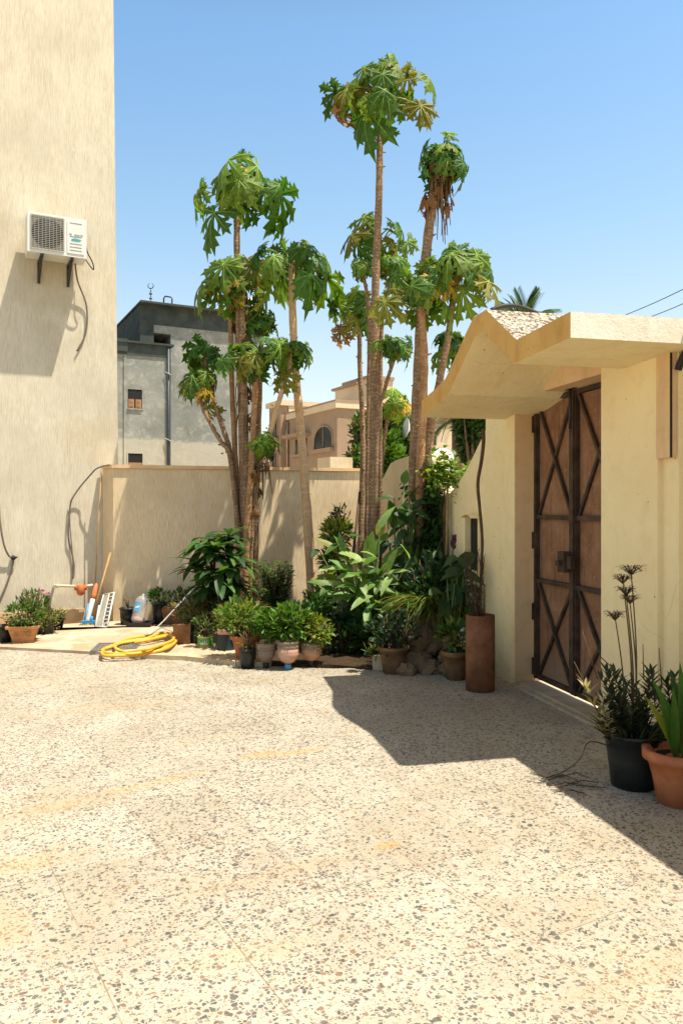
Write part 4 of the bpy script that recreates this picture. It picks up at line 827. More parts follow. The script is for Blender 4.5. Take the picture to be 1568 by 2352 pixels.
gp = gr(985, 1530); gp.y += .12; gp.x = (990 - CX) / F * gp.y; gp.z = .52
t = thing('grass_clump', gp, 'arching yellow green grass clump over the brown rocks', 'grass clump'); mb = MB(18); r = mb.r
for k in range(620):
    a = r.uniform(0, 6.283); L = r.uniform(.28, .62); c = jit([MG, OG, YG, YG, (.24, .20, .05)][r.randrange(4)], r, .3); e = r.uniform(.1, 1.1)
    mb.leaf(gp + Vector((r.gauss(0, .07), r.gauss(0, .07), 0)), (math.cos(a), math.sin(a) * .8, e), (0, 0, 1), L, .014, c, 1.7, .2, 0, 6)
mb.build('blades', 'shrub_leaf', t)
mb = MB(); rock(mb, gp + Vector((0, .05, -.22)), .2, .17, .24, 77); tag(mb.build('rock', 'stone', loc=gp + Vector((0, .05, -.45))), 'upright rock carrying the arching grass clump', 'rock', 'rocks in the shaded corner')
# dark big-leaved plant with dried purple flower
def bigleaf(name, label, base, leaves, cat='plant', mat='glossy_leaf', seed=1, stemr=.012, flower=None, group=None):
    t = thing(name, base, label, cat, group); mb = MB(seed); r = mb.r; base = Vector(base)
    for (x, y, d, L, wd, ax, ay, az, c) in leaves:
        p = at(x, y, d); q = base + Vector((r.uniform(-.05, .05), r.uniform(-.04, .04), .0)); mb.tube([q, (q + p) / 2 + Vector((r.uniform(-.02, .02), 0, .05)), p], [stemr, stemr * .8, stemr * .5], 5, 1)
        mb.leaf(p, (ax, ay, az), (0, -.5, 1), L, wd, jit(c, r, .18, .08), r.uniform(.5, .9), .28, 0, 7, .85, .04)
    mb.build('leaves', [mat, 'stem_green'], t)
    if flower: flower(t, mb)
    return t
rr = random.Random(21)
lv = []
for k in range(20):
    x, y = 1040 + rr.uniform(-36, 42), 1300 + rr.uniform(-20, 100); a = rr.uniform(0, 6.283); lv.append((x, y, 7.15 + rr.uniform(-.15, .25), rr.uniform(.2, .32), rr.uniform(.11, .16), math.cos(a), math.sin(a) * .6 - .3, rr.uniform(-.5, .4), [DG, (.022, .06, .025), (.04, .085, .02)][k % 3]))
bp = gr(1040, 1540); bp.y = 7.3; bp.x = 1.02
def fl(t, mb_):
    mb = MB(3); r = mb.r; tp = at(1041, 1248, 7.2); mb.tube([bp + Vector((0, 0, .8)), at(1038, 1290, 7.2), tp], [.008, .006, .005], 5, 1)
    for k in range(22): a = r.uniform(0, 6.283); mb.leaf(tp + Vector((0, 0, r.uniform(-.06, .04))), (math.cos(a) * .5, math.sin(a) * .5, 1), (0, -1, 0), .06, .028, jit((.10, .045, .06), r), .3, .3, 0, 3)
    mb.build('flower', ['dry_leaf', 'stem_brown'], t)
bigleaf('rubber_plant', 'dark broad leaved plant with dried purple flower before the meter niche', bp, lv, seed=22, flower=fl)

# canna with large pale paddles
rr = random.Random(31); lv = []; cb = gr(845, 1500); cb.z = 0.02; cb.y = 8.35; cb.x = .28
paddles = [(775, 1262, .42, -.7, .1, .75), (800, 1280, .45, -.35, -.2, .9), (845, 1285, .5, .1, -.2, 1), (880, 1290, .5, .65, 0, .75), (790, 1330, .5, -.9, -.2, .45), (770, 1345, .45, -.9, 0, .5), (870, 1225, .35, .15, .1, 1), (850, 1330, .5, .7, -.5, .35), (905, 1340, .42, .9, -.3, .3), (840, 1380, .4, -.6, -.6, .0), (880, 1385, .42, .7, -.6, -.05), (900, 1365, .38, .8, -.4, .1), (865, 1400, .42, .5, -.7, -.3), (810, 1395, .4, -.5, -.6, -.3), (780, 1430, .4, -.8, -.4, -.3), (830, 1310, .5, -.5, -.4, .7), (925, 1290, .3, .8, -.3, .3), (860, 1265, .42, .4, .2, 1), (815, 1420, .4, -.2, -.8, -.5), (900, 1415, .35, .3, -.7, -.5), (795, 1300, .45, -.8, -.4, .2), (850, 1430, .35, .1, -.8, -.5)]
for (x, y, L, ax, ay, az) in paddles: lv.append((x, y + 10, 8.25 + rr.uniform(-.2, .2), L * .74, L * rr.uniform(.24, .30), ax, ay, az, rr.choice([BG, (.18, .30, .08), (.23, .34, .11), YG])))
for k in range(125): lv.append((848 + rr.gauss(0, 42), 1365 + rr.gauss(0, 52), 8.1 + rr.uniform(-.3, .35), rr.uniform(.18, .34), rr.uniform(.07, .11), rr.uniform(-1, 1), rr.uniform(-.9, .2), rr.uniform(-.6, .7), rr.choice([BG, MG, DG, (.17, .29, .08), (.22, .33, .10), (.22, .33, .10)])))
bigleaf('canna_plant', 'lush canna with large pale paddle leaves in the middle of the bed', cb, lv, seed=33, stemr=.011)
# dark glossy fig behind the canna, climbing toward the vine
rr = random.Random(41); lv = [(928, 1112, 8.3, .17, .10, .1, -.3, 1, DG), (905, 1145, 8.3, .22, .10, -.9, -.2, .15, DG), (945, 1145, 8.4, .2, .14, .2, -.4, .6, DG), (905, 1215, 8.2, .34, .17, -.15, -.3, 1, DG), (922, 1210, 8.2, .3, .15, .1, -.3, 1, DG), (958, 1150, 8.35, .2, .12, .5, -.4, .3, MG)]
for k in range(75): lv.append((940 + rr.gauss(0, 30), 1262 + rr.gauss(0, 62), 8.25 + rr.uniform(-.2, .15), rr.uniform(.12, .24), rr.uniform(.07, .12), rr.uniform(-1, 1), rr.uniform(-.9, .2), rr.uniform(-.7, .6), rr.choice([DG, (.02, .05, .022), (.035, .075, .025)])))
fb = Vector((.62, 8.15, .02)); bigleaf('fig_shrub', 'dark glossy shrub between the canna and the yellow garden wall', fb, lv, 'shrub', seed=43)
# vine spilling over the dip of the garden wall
vt = thing('climbing_vine', W(-1.85, .06, 0), 'climbing vine with sunlit leaves over the dip in the garden wall', 'vine'); mb = MB(44); r = mb.r
for k in range(900):
    f = r.random(); t_ = -1.35 - .95 * f; top_ = 1.72 + .16 * math.sin(f * 5) ; p = W(t_, r.gauss(.02, .10), top_ + r.gauss(.02, .09)); c = jit([BG, YG, MG][r.randrange(3)], r, .3)
    mb.leaf(p, (r.gauss(0, .6) - .3, r.gauss(0, .5) - .3, r.uniform(-.4, .6)), (0, 0, 1), r.uniform(.05, .10), r.uniform(.04, .07), c, .5, .2, 0, 3)
for k in range(1500):
    f = r.random(); t_ = -1.55 - .95 * r.random(); p = W(t_, .05 + abs(r.gauss(0, .06)), 1.75 - 1.25 * f ** 1.1); 
    mb.leaf(p, (r.gauss(0, .5) - .5, r.gauss(0, .5), r.uniform(-.8, .1)), (-1, 0, .5), r.uniform(.05, .10), r.uniform(.04, .07), jit([DG, (.02, .05, .02), MG][r.randrange(3)], r, .3), .5, .2, 0, 3)
for k in range(8): t_ = -1.5 - .9 * r.random(); ctube(mb, [W(t_, .05, .0), W(t_ + r.uniform(-.1, .1), .04, .7), W(t_ + r.uniform(-.2, .2), .03, 1.3), W(t_, .02, 1.75)], .008, 5, 4, 1)
mb.build('foliage', ['shrub_leaf', 'stem_brown'], vt)
mb = MB(); mb.tube([W(-1.50, .06, .3), W(-1.47, .05, 1.3), W(-1.50, .03, 1.75)], .011, 8); mb.build('stem', 'dry_straw', vt)
# yellow-green shrub left of the ringed trunk
shrub('golden_shrub', 'airy yellow green shrub against the rear wall left of the twin trunks', gr(775, 1440), 'shrub', [((at(772, 1232, 9.1), .17, .16, .17, 640, .09, .036, [YG, (.28, .27, .04), BG]), {'stems': 8}), ((at(785, 1190, 9.2), .14, .1, .16, 110, .07, .024, [DG, OG, (.05, .05, .03)]), {'stems': 6}), ((at(760, 1290, 9.0), .13, .12, .14, 300, .09, .036, [YG, (.28, .27, .04), MG]), {'stems': 4}), ((at(765, 1330, 8.95), .14, .14, .5, 260, .08, .035, [DG, MG]), {'stems': 8})], seed=51)
# broad rosette shrub (frangipani-like) in front of the wall
t = thing('rosette_shrub', gr(495, 1452), 'dark shrub of long drooping leaves in rosettes against the rear wall', 'shrub'); mb = MB(52); r = mb.r; fb = gr(500, 1452)
for (x, y, dd) in ((470, 1235, 0), (525, 1225, .1), (495, 1255, -.15), (540, 1275, -.1), (455, 1290, .0), (505, 1310, -.2), (480, 1330, -.1), (535, 1330, .0)):
    p = at(x, y, 8.75 + dd); ctube(mb, [fb, (fb + p) / 2 + Vector((r.uniform(-.05, .05), 0, 0)), p], [.022, .014], 6, 4, 1)
    for k in range(26):
        a = k * 2.4; e = r.uniform(-.45, .75); mb.leaf(p - Vector((0, 0, .006 * k)), (math.cos(a), math.sin(a), e), (0, 0, 1), r.uniform(.24, .40), r.uniform(.08, .11), jit([DG, DG, (.035, .085, .02), MG][r.randrange(4)], r, .25), r.uniform(.7, 1.3), .22, 0, 6, .8)
mb.build('foliage', ['glossy_leaf', 'stem_brown'], t)
# mint-like shrub between the trunks, then the low green mass of pot plants
t = thing('mint_shrub', gr(630, 1450), 'upright dark green bushy herb between the left trunks and pale trunk', 'shrub'); mb = MB(53); r = mb.r
for k in range(64):
    x = 632 + r.gauss(0, 30); b0 = gr(632 + r.uniform(-40, 45), 1452); b0.y += r.uniform(-.2, .3); e = at(x, 1285 + abs(r.gauss(0, 40)), b0.y); mb.tube([b0, e], [.006, .003], 4, 1)
    for j in range(34):
        f = .25 + .75 * j / 34; p = b0.lerp(e, f); a = j * 2.4; mb.leaf(p, (math.cos(a), math.sin(a), .35), (0, 0, 1), r.uniform(.05, .095), .034, jit([MG, DG, BG, (.04, .10, .025)][r.randrange(4)], r, .3), .5, .3, 0, 3)
mb.build('foliage', ['shrub_leaf', 'stem_brown'], t)
for lab, x, y, d, rx, rz, n, cols, sd in (
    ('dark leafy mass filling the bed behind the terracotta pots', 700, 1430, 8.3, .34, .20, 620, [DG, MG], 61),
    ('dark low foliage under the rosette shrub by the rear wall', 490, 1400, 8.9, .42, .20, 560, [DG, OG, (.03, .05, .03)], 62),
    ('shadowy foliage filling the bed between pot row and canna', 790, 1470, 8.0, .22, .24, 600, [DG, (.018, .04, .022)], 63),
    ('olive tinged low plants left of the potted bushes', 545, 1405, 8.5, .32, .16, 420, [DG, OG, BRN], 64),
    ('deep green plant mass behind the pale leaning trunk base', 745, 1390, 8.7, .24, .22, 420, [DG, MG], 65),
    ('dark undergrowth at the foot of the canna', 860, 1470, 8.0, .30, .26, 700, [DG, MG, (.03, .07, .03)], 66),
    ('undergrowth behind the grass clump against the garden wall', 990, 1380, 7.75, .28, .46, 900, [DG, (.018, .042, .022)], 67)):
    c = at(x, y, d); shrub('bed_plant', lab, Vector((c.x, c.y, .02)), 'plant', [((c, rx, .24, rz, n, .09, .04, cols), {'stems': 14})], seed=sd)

# ---------------------------------------------------------------- the row of pots in front
p, rw, h = pot_at(562, 1526, 66, 64); p.y += rw * .8
pot('terracotta_pot', 'big orange terracotta pot at the left of the front pot row', p, rw * .62, rw, h, 'terracotta', .018)
shrub('potted_bush', 'bright green bushy plant in the big orange pot', p + Vector((0, 0, h)), 'plant', [((p + Vector((-.05, 0, h + .15)), .25, .2, .17, 900, .065, .026, [BG, MG, BG, YG]), {'stems': 12}), ((p + Vector((.06, -.02, h + .03)), .14, .12, .06, 90, .06, .02, [BRN, (.34, .20, .12), OG]), {})], seed=71)
p, rw, h = pot_at(566, 1538, 38, 45); p.y += rw
pot('black_pot', 'small black plastic pot in front of the orange one', p, rw * .78, rw, h, 'black_plastic', .006)
shrub('seedling', 'thin brownish seedling in the small black pot', p + Vector((0, 0, h)), 'plant', [((p + Vector((0, 0, h + .08)), .07, .07, .09, 60, .05, .012, [OG, BRN, MG]), {'stems': 7})], seed=72)
def bottle_pot(label, x, yb, wpx, hpx, core, cap, plant, spec, seed):
    p, rw, h = pot_at(x, yb, wpx, hpx); p.y += rw * .6
    t = thing('bottle_planter', p, label, 'planter', 'cut bottles standing on their caps in the front pot row')
    prof = [(rw * .26, .05), (rw * .30, .055), (rw * .62, .075), (rw * .9, .115), (rw * .97, h * .55)]
    k = 6
    for i in range(k): z = h * (.55 + .42 * i / k); prof += [(rw * .97, z + .004), (rw * (1.0 if i % 2 else .94), z + h * .035)]
    prof += [(rw * 1.0, h), (rw * .97, h)]
    mb = MB(seed); mb.lathe(p, prof, 28); mb.build('bottle', 'bottle_plastic', t)
    mb = MB(); mb.lathe(p, [(rw * .2, .057), (rw * .58, .08), (rw * .86, .117), (rw * .92, h * .55), (rw * .90, h * .72), (rw * .001, h * .74)], 24); mb.build('soil', core, t)
    mb = MB(); mb.lathe(p, [(rw * .26, 0), (rw * .29, .004), (rw * .29, .044), (rw * .27, .048)], 16); mb.build('cap', cap, t)
    shrub('potted_bush', plant, p + Vector((0, 0, h)), 'plant', [(((p + Vector(s[0]) + Vector((0, 0, h + .03))),) + s[1:], {'stems': 8}) for s in spec], seed=seed)
bottle_pot('cut clear bottle of dark soil on black cap, second in the front row', 609, 1537, 47, 58, 'dark_plastic', 'black_plastic', 'bright green plant leaning out of the dark soil bottle', [((.05, .04, .12), .17, .15, .15, 640, .065, .026, [BG, MG, MG])], 73)
bottle_pot('cut bottle with pink soil standing on a bright blue cap', 660, 1541, 53, 66, 'pink_band', 'blue_plastic', 'fresh green bush in the blue capped bottle planter', [((.0, .06, .13), .19, .16, .16, 820, .065, .026, [BG, MG, BG]), ], 74)
bottle_pot('cut brown bottle planter at the right end of the front row', 714, 1534, 51, 55, 'terracotta_sand', 'black_plastic', 'yellow green frilly plant in the brown bottle at the row end', [((.04, .02, .08), .16, .14, .14, 620, .06, .022, [YG, BG, YG])], 75)
p, rw, h = pot_at(517, 1502, 42, 56); p.y += rw
t = pot('ringed_bucket', 'dark ribbed bucket with pale rim behind the orange pot', p, rw * .95, rw, h, 'dark_plastic', .006, cat='bucket', prof=[(rw * .95, 0)] + [(rw * (.97 + .03 * (i % 2)), h * (.08 + .09 * i)) for i in range(9)] + [(rw, h * .9), (rw, h), (rw * .95, h), (rw * .93, h * .86)])
mb = MB(); mb.lathe(p, [(rw * 1.015, h * .78), (rw * 1.02, h), (rw * .99, h), (rw * .99, h * .78)], 26); mb.build('rim', 'pink_band', t)
shrub('bucket_plant', 'low olive plant in the dark ribbed bucket', p + Vector((0, 0, h)), 'plant', [((p + Vector((0, 0, h + .10)), .17, .14, .12, 200, .07, .02, [OG, MG, BRN]), {'stems': 8})], seed=76)
p, rw, h = pot_at(468, 1496, 36, 31); p.y += rw
t = pot('green_tin', 'reused green and yellow tin with white script holding a plant', p, rw * .92, rw, h, 'tin_base', .004, cat='tin', prof=[(rw * .92, 0), (rw * .97, h * .5), (rw, h), (rw * 1.06, h * 1.01), (rw * 1.06, h * 1.06), (rw * .98, h * 1.06), (rw * .95, h * .8)])
mb = MB(); mb.lathe(p, [(rw * .965, h * .34), (rw * .985, h * .36), (rw * 1.005, h * .94), (rw * .99, h * .95)], 26); lb = mb.build('label_band', 'tin_green', t)
mb = MB()
def onpot(u, v): a = -math.pi / 2 + u; return p + Vector((math.cos(a) * (rw * 1.012), math.sin(a) * rw * 1.012, h * v))
def stroke(pts, rad=.0028): mb.tube(spline([onpot(u, v) for u, v in pts], 5), rad, 5)
stroke([(.50, .72), (.38, .74), (.30, .68), (.40, .58), (.52, .52), (.42, .47), (.30, .52)])       # kha
stroke([(.30, .52), (.22, .60), (.14, .60), (.14, .50), (.22, .44)])                             # waw
stroke([(.08, .80), (.07, .60), (.02, .52), (-.08, .52)])                                        # lam
stroke([(-.10, .66), (-.18, .56), (-.10, .51), (-.22, .50)])                                     # dal
stroke([(-.22, .50), (-.30, .56), (-.36, .50), (-.44, .54), (-.50, .64), (-.42, .62), (-.36, .5)]) # final
stroke([(.42, .84), (.40, .85)], .004); stroke([(-.34, .42), (-.33, .42)], .0035)
mb.build('lettering', 'white_paint', lb)
mb = MB(); 
for sgn in (1,): 
    pts = [(.68 * math.cos(a), .64 + .26 * math.sin(a)) for a in [i * 2 * math.pi / 24 for i in range(25)]]; mb.tube([onpot(u, v) for u, v in pts], .002, 4)
mb.build('emblem_ring', 'yellow_plastic', lb)
shrub('tin_plant', 'small upright green plant in the green tin', p + Vector((0, 0, h)), 'plant', [((p + Vector((0, 0, h + .1)), .12, .1, .12, 170, .07, .018, [MG, DG, OG]), {'stems': 8})], seed=77)
# wooden planter box behind the hose
p = gr(416, 1488); p.y += .14
t = thing('wooden_planter', p, 'brown wooden planter box behind the yellow hose coil', 'planter'); mb = MB()
mb.hexa([p + Vector(q) for q in ((-.08, -.1, 0), (.08, -.1, 0), (.08, .1, 0), (-.08, .1, 0))], [p + Vector(q) for q in ((-.095, -.12, .24), (.095, -.12, .24), (.095, .12, .24), (-.095, .12, .24))]); mb.build('box', 'brown_wood', t)
shrub('dry_plant', 'brownish drying plant spilling from the wooden planter', p + Vector((0, 0, .24)), 'plant', [((p + Vector((.06, 0, .26)), .16, .12, .12, 260, .06, .014, [BRN, OG, OG, MG]), {'stems': 8})], seed=78)
p, rw, h = pot_at(444, 1490, 34, 48); p.y += rw + .12
pot('black_pot', 'black ridged pot between wooden planter and green tin', p, rw * .9, rw, h, 'black_plastic', .006)
shrub('dark_herb', 'dark olive herb in the black ridged pot', p + Vector((0, 0, h)), 'plant', [((p + Vector((.02, .02, h + .12)), .18, .14, .14, 300, .06, .018, [DG, OG, BRN]), {'stems': 8})], seed=79)

# ---------------------------------------------------------------- left back corner
p = gr(43, 1479, .03); p.y += .15
t = thing('carved_planter', p, 'square terracotta planter with scroll relief at the left edge', 'planter'); yw = R(14); ex = Vector((math.cos(yw), math.sin(yw), 0)); ey = Vector((-math.sin(yw), math.cos(yw), 0))
def sqr(a, z): return [p + ex * (-a) + ey * (-a) + Vector((0, 0, z)), p + ex * a - ey * a + Vector((0, 0, z)), p + ex * a + ey * a + Vector((0, 0, z)), p - ex * a + ey * a + Vector((0, 0, z))]
mb = MB(); lv_ = [(.112, 0), (.115, .018), (.104, .022), (.112, .05), (.145, .155), (.168, .158), (.172, .185), (.145, .185), (.135, .15)]
idx = [mb.add(sqr(a, z)) for a, z in lv_]
mb.face([idx[0] + k for k in (3, 2, 1, 0)])
for i in range(len(lv_) - 1):
    for k in range(4): mb.face((idx[i] + k, idx[i] + (k + 1) % 4, idx[i + 1] + (k + 1) % 4, idx[i + 1] + k))
mb.face([idx[-1] + k for k in range(4)]); mb.build('body', 'terracotta_sand', t)
mb = MB()
def fp(u, v): f = (v - .05) / .105; a = .112 + .033 * f; return p + ex * u - ey * (a + .003) + Vector((0, 0, v))
for s in (1, -1):
    mb.tube([fp(s * (.06 + .022 * math.cos(a) * (1 - a / 14)), .105 + .022 * math.sin(a) * (1 - a / 14)) for a in [i * .5 for i in range(15)]], .005, 6)
    mb.tube(spline([fp(s * .02, .12), fp(s * .035, .085), fp(s * .07, .075), fp(s * .1, .09)], 4), .004, 6)
mb.tube([fp(-.03, .122), fp(.03, .122)], .005, 6); mb.tube([fp(0, .12), fp(0, .075)], .004, 6)
mb.build('relief', 'terracotta_sand', t)
shrub('planter_bush', 'leafy green bush with pale spiky shoots in the square planter', p + Vector((0, 0, .185)), 'plant', [((p + Vector((0, .02, .28)), .22, .19, .16, 750, .05, .022, [BG, MG, DG, OG]), {'stems': 10}), ((p + Vector((.04, .1, .42)), .17, .12, .14, 330, .06, .018, [(.17, .19, .08), MG, (.12, .14, .06)]), {'stems': 14, 'up': 1.4})], seed=81)
p2 = gr(97, 1458, .03); p2.y += .1
pot('black_pot', 'black pot with olive foliage right of the square planter', p2, .09, .11, .16, 'black_plastic', .006)
shrub('olive_plant', 'dense olive yellow plant covering the black pot', p2 + Vector((0, 0, .15)), 'plant', [((p2 + Vector((0, -.02, .14)), .17, .15, .15, 620, .045, .02, [OG, YG, MG, BRN]), {'stems': 6})], seed=82)
p3 = gr(126, 1447, .03); p3.y += .1
pot('black_pot', 'smaller black bowl pot near the wall, beneath the pipe', p3, .05, .085, .12, 'black_plastic', .005)
shrub('bowl_plant', 'small green yellow plant in the black bowl pot', p3 + Vector((0, 0, .11)), 'plant', [((p3 + Vector((0, 0, .15)), .11, .1, .08, 190, .045, .016, [OG, MG, YG]), {'stems': 5})], seed=83)
p4 = gr(-4, 1478, .03); p4.y += .1
pot('black_pot', 'black pot cut off by the left edge behind the square planter', p4, .09, .11, .18, 'black_plastic', .006)
p5 = gr(80, 1440, .03)
t = thing('pink_flower_plant', p5, 'plant with small pink flower clusters by the beige wall', 'plant'); mb = MB(84); r = mb.r
bush(mb, p5 + Vector((0, 0, .26)), .16, .1, .20, 260, .05, .024, [MG, DG, OG], stems=14); tp1 = at(97, 1362, p5.y - .03); tp2 = at(61, 1374, p5.y - .1)
for tp in (tp1, tp2): mb.tube([p5 + Vector((0, 0, .05)), tp], [.006, .004], 5, 1)
mb.build('foliage', ['shrub_leaf', 'stem_brown'], t)
for tp in (tp1, tp1 + Vector((.06, 0, -.03)), tp2):
    mb = MB(int(tp.x * 100) + 900); r = mb.r
    for k in range(22): d = Vector((r.gauss(0, 1), r.gauss(0, 1), abs(r.gauss(0, 1)))).normalized(); mb.leaf(tp + d * .022, d, (r.gauss(0, 1), r.gauss(0, 1), 1), .03, .024, jit((.55, .24, .40), r, .3, .1), .2, .2, 0, 3)
    mb.build('flower', 'dry_leaf', t)
t = thing('snake_plant', gr(106, 1435, .03), 'two upright snake plant blades in front of the beige wall', 'plant'); mb = MB(85); b5 = gr(106, 1435, .03)
for (x, y, wd) in ((103, 1375, .04), (111, 1372, .045), (118, 1378, .03)): e = at(x, y, b5.y); mb.leaf(b5, e - b5, (0, -1, .1), (e - b5).length, wd, jit((.07, .10, .04), mb.r), .0, .3, 0, 6, .7)
mb.build('blades', 'glossy_leaf', t)

# water pipe with orange valve
t = thing('water_pipe', B(px_on_B(128, -.14) - .15, -.02, .45), 'cream water pipe on the beige wall with an orange meter', 'pipe'); n_ = -.14
def onB(x, y, n): s = px_on_B(x, n); q = B(s, n, 0); return Vector((q.x, q.y, EYE + (HY - y) / F * q.y))
mb = MB(); a_ = onB(128, 1346, n_); b_ = onB(174, 1347, n_); s_ = px_on_B(128, n_)
ctube(mb, [B(s_, -.01, a_.z), B(s_, -.10, a_.z), a_ + BE * .02, a_ + BE * .06, b_], .017, 10); mb.tube([onB(196, 1347, n_), onB(213, 1344, n_)], .018, 10); mb.tube([a_ + BE * .0, a_ + BE * .035], .024, 10); mb.build('pipe', 'pipe_cream', t)
mb = MB(); c_ = onB(185, 1350, n_); mb.tube([c_ - BE * .075, c_ + BE * .075], .034, 12); mb.lathe(c_ + Vector((0, 0, -.10)), [(.02, 0), (.045, .02), (.052, .07), (.05, .13), (.03, .145)], 16); mb.build('valve', 'valve_orange', t)
# cables on the wall
mb = MB(); q = [K0 + Vector((-.05, .02, 2.052)), onB(224, 1075, -.20), onB(210, 1088, -.14), onB(185, 1117, -.08), onB(166, 1145, -.05), onB(161, 1165, -.03), onB(158, 1200, -.03), onB(158, 1238, -.03), onB(164, 1265, -.02), onB(168, 1290, -.02), onB(167, 1330, -.02)]
ctube(mb, q, .010, 6); ctube(mb, [onB(162, 1150, -.03), onB(160, 1190, -.025), onB(163, 1235, -.02), onB(167, 1275, -.02), onB(171, 1300, -.02), onB(169, 1328, -.02)], .006, 6)
tag(mb.build('wall_cable', 'cable_grey', loc=q[5]), 'grey cable sagging from the rear wall coping down the beige wall', 'cable')
mb = MB(); ctube(mb, [onB(-12, 1090, -.05), onB(-4, 1150, -.06), onB(1, 1205, -.08), onB(9, 1250, -.08), onB(20, 1276, -.05), onB(30, 1284, -.03), onB(26, 1310, -.02), onB(12, 1350, -.02), onB(-6, 1390, -.02)], .012, 6)  # lower run of the tube traces the cable's shadow on the wall
t = mb.build('wall_cable', 'cable_grey', loc=onB(30, 1284, -.03)); tag(t, 'grey cable to a black junction at the left edge, lower run modelled from its shadow', 'cable')
mb = MB(); mb.lathe(onB(30, 1281, -.01), [(.03, 0), (.032, .03), (.02, .045), (.001, .05)], 14, axis=-BM); mb.tube([onB(33, 1281, -.04), onB(39, 1280, -.05)], .012, 8); mb.build('junction', 'black_rubber', t)
# corner clutter: rod, broom, folded umbrella, grille, board
base = gr(214, 1425, .03); mb = MB(); mb.tube([Vector((base.x, base.y, .03)), at(233, 1078, 10.14)], .008, 6); tag(mb.build('thin_rod', 'wood_pole', loc=base), 'thin rod leaning in the corner where two walls meet', 'rod')
t = thing('broom', gr(207, 1438, .03), 'blue headed broom with yellow bristles leaning on the rear wall', 'broom'); hb_ = gr(207, 1436, .03)
mb = MB(); mb.tube([hb_ + Vector((.01, 0, .05)), at(254, 1269, 10.05)], .013, 8); mb.build('handle', 'wood_pole', t)
mb = MB(); mb.bar(hb_ + Vector((-.11, -.0, .04)), hb_ + Vector((.11, -.0, .04)), .05, .035); mb.tube([hb_ + Vector((.008, 0, .03)), hb_ + Vector((.02, .002, .11))], .02, 8); mb.build('head', 'blue_plastic', t)
mb = MB(1); 
for k in range(60): u = mb.r.uniform(-.115, .115); mb.tube([hb_ + Vector((u, mb.r.uniform(-.02, .02), .03)), hb_ + Vector((u * 1.18, mb.r.uniform(-.045, .03), .003))], .0035, 4)
mb.build('bristles', 'yellow_plastic', t)
t = thing('folded_parasol', gr(200, 1433, .03), 'folded parasol in pale plastic with orange cover beside the broom', 'parasol'); a_ = gr(200, 1433, .03); b_ = at(222, 1340, 10.12)
mb = MB(); l_ = b_ - a_; mb.tube([a_, a_ + l_ * .1, a_ + l_ * .55, a_ + l_ * .62], [.02, .034, .036, .03], 10); mb.build('sleeve', 'white_plastic', t)
mb = MB(); mb.tube([a_ + l_ * .60, a_ + l_ * .7, a_ + l_ * .95, a_ + l_ * 1.0], [.032, .036, .026, .012], 10); mb.build('cover', 'valve_orange', t)
mb = MB(); mb.tube([a_ + Vector((-.04, -.01, 0)), a_ + l_ * .5 + Vector((-.035, -.03, 0))], .011, 8); mb.build('pole', 'blue_plastic', t)
t = thing('plastic_grille', gr(238, 1440, .03), 'white plastic louvre grille leaning against the end of the rear wall', 'grille')
g0_, g1_ = gr(219, 1440, .03), gr(246, 1441, .03); u0, u1 = at(238, 1366, 10.08), at(262, 1361, 10.05)
mb = MB(); mb.tube([g0_, u0], .010, 6); mb.tube([g1_, u1], .012, 6); mb.tube([g0_, g1_], .01, 6); mb.tube([u0, u1], .01, 6); m0, m1 = g0_.lerp(g1_, .55), u0.lerp(u1, .55); mb.tube([m0, u0.lerp(u1, .55)], .008, 6)
for k in range(1, 9): f = k / 9; mb.bar(m0.lerp(m1, f), g1_.lerp(u1, f), .012, .022, (0, -1, .3))
mb.build('frame', 'white_plastic', t)
mb = MB(); nrm = (g1_ - g0_).cross(u0 - g0_).normalized() * .004
qd = [g0_.lerp(g1_, .03), m0, m0.lerp(m1, .97), g0_.lerp(u0, .97)]; qd = [v + Vector((0, -.0, 0)) for v in qd]; mb.hexa([v - nrm for v in qd], [v + nrm for v in qd]); mb.build('panel', 'ac_grey', t)
mb = MB(); qd = [gr(221, 1438, .03), gr(240, 1439, .03), at(243, 1390, 9.98), at(229, 1389, 9.98)]; qd = [v + Vector((0, -.06, 0)) for v in qd]; mb.hexa([v for v in qd], [v + Vector((0, .012, 0)) for v in qd]); tag(mb.build('white_board', 'white_plastic', loc=qd[0]), 'small pale board propped in front of the white grille', 'board')
p, rw, h = pot_at(289, 1437, 36, 38); p = gr(289, 1437, .03); p.y += rw
pot('black_bucket', 'dark bucket against the rear wall left of the water bottle', p, rw * .9, rw, h, 'black_plastic', .008, cat='bucket')
shrub('sprout', 'two thin dry sprouts in the dark bucket', p + Vector((0, 0, h)), 'plant', [((p + Vector((0, 0, h + .06)), .05, .05, .07, 14, .06, .01, [OG, BRN]), {'stems': 4})], seed=86)
# big water bottle upside down in a black tray
tr_ = gr(318, 1441, .03); tr_.y += .1
mb = MB(); ti = [mb.add([tr_ + Vector((sx * a, sy * b, z)) for sx, sy in ((-1, -1), (1, -1), (1, 1), (-1, 1))]) for a, b, z in ((.14, .10, 0), (.162, .12, .055), (.15, .108, .055), (.132, .092, .012))]
mb.face([ti[0] + k for k in (3, 2, 1, 0)])
for i in range(3):
    for k in range(4): mb.face((ti[i] + k, ti[i] + (k + 1) % 4, ti[i + 1] + (k + 1) % 4, ti[i + 1] + k))
mb.face([ti[3] + k for k in range(4)]); tag(mb.build('black_tray', 'black_plastic', loc=tr_), 'shallow black tray under the leaning water bottle', 'tray')
t = thing('water_bottle', tr_ + Vector((0, 0, .015)), 'large clear ribbed water bottle with blue label leaning in a tray', 'bottle'); bx = Vector((.20, .12, 1)).normalized(); b0 = tr_ + Vector((-.045, 0, .02))
prof = [(.035, 0), (.07, .02), (.085, .05)]
for i in range(9): prof += [(.088, .06 + i * .027), (.082, .072 + i * .027)]
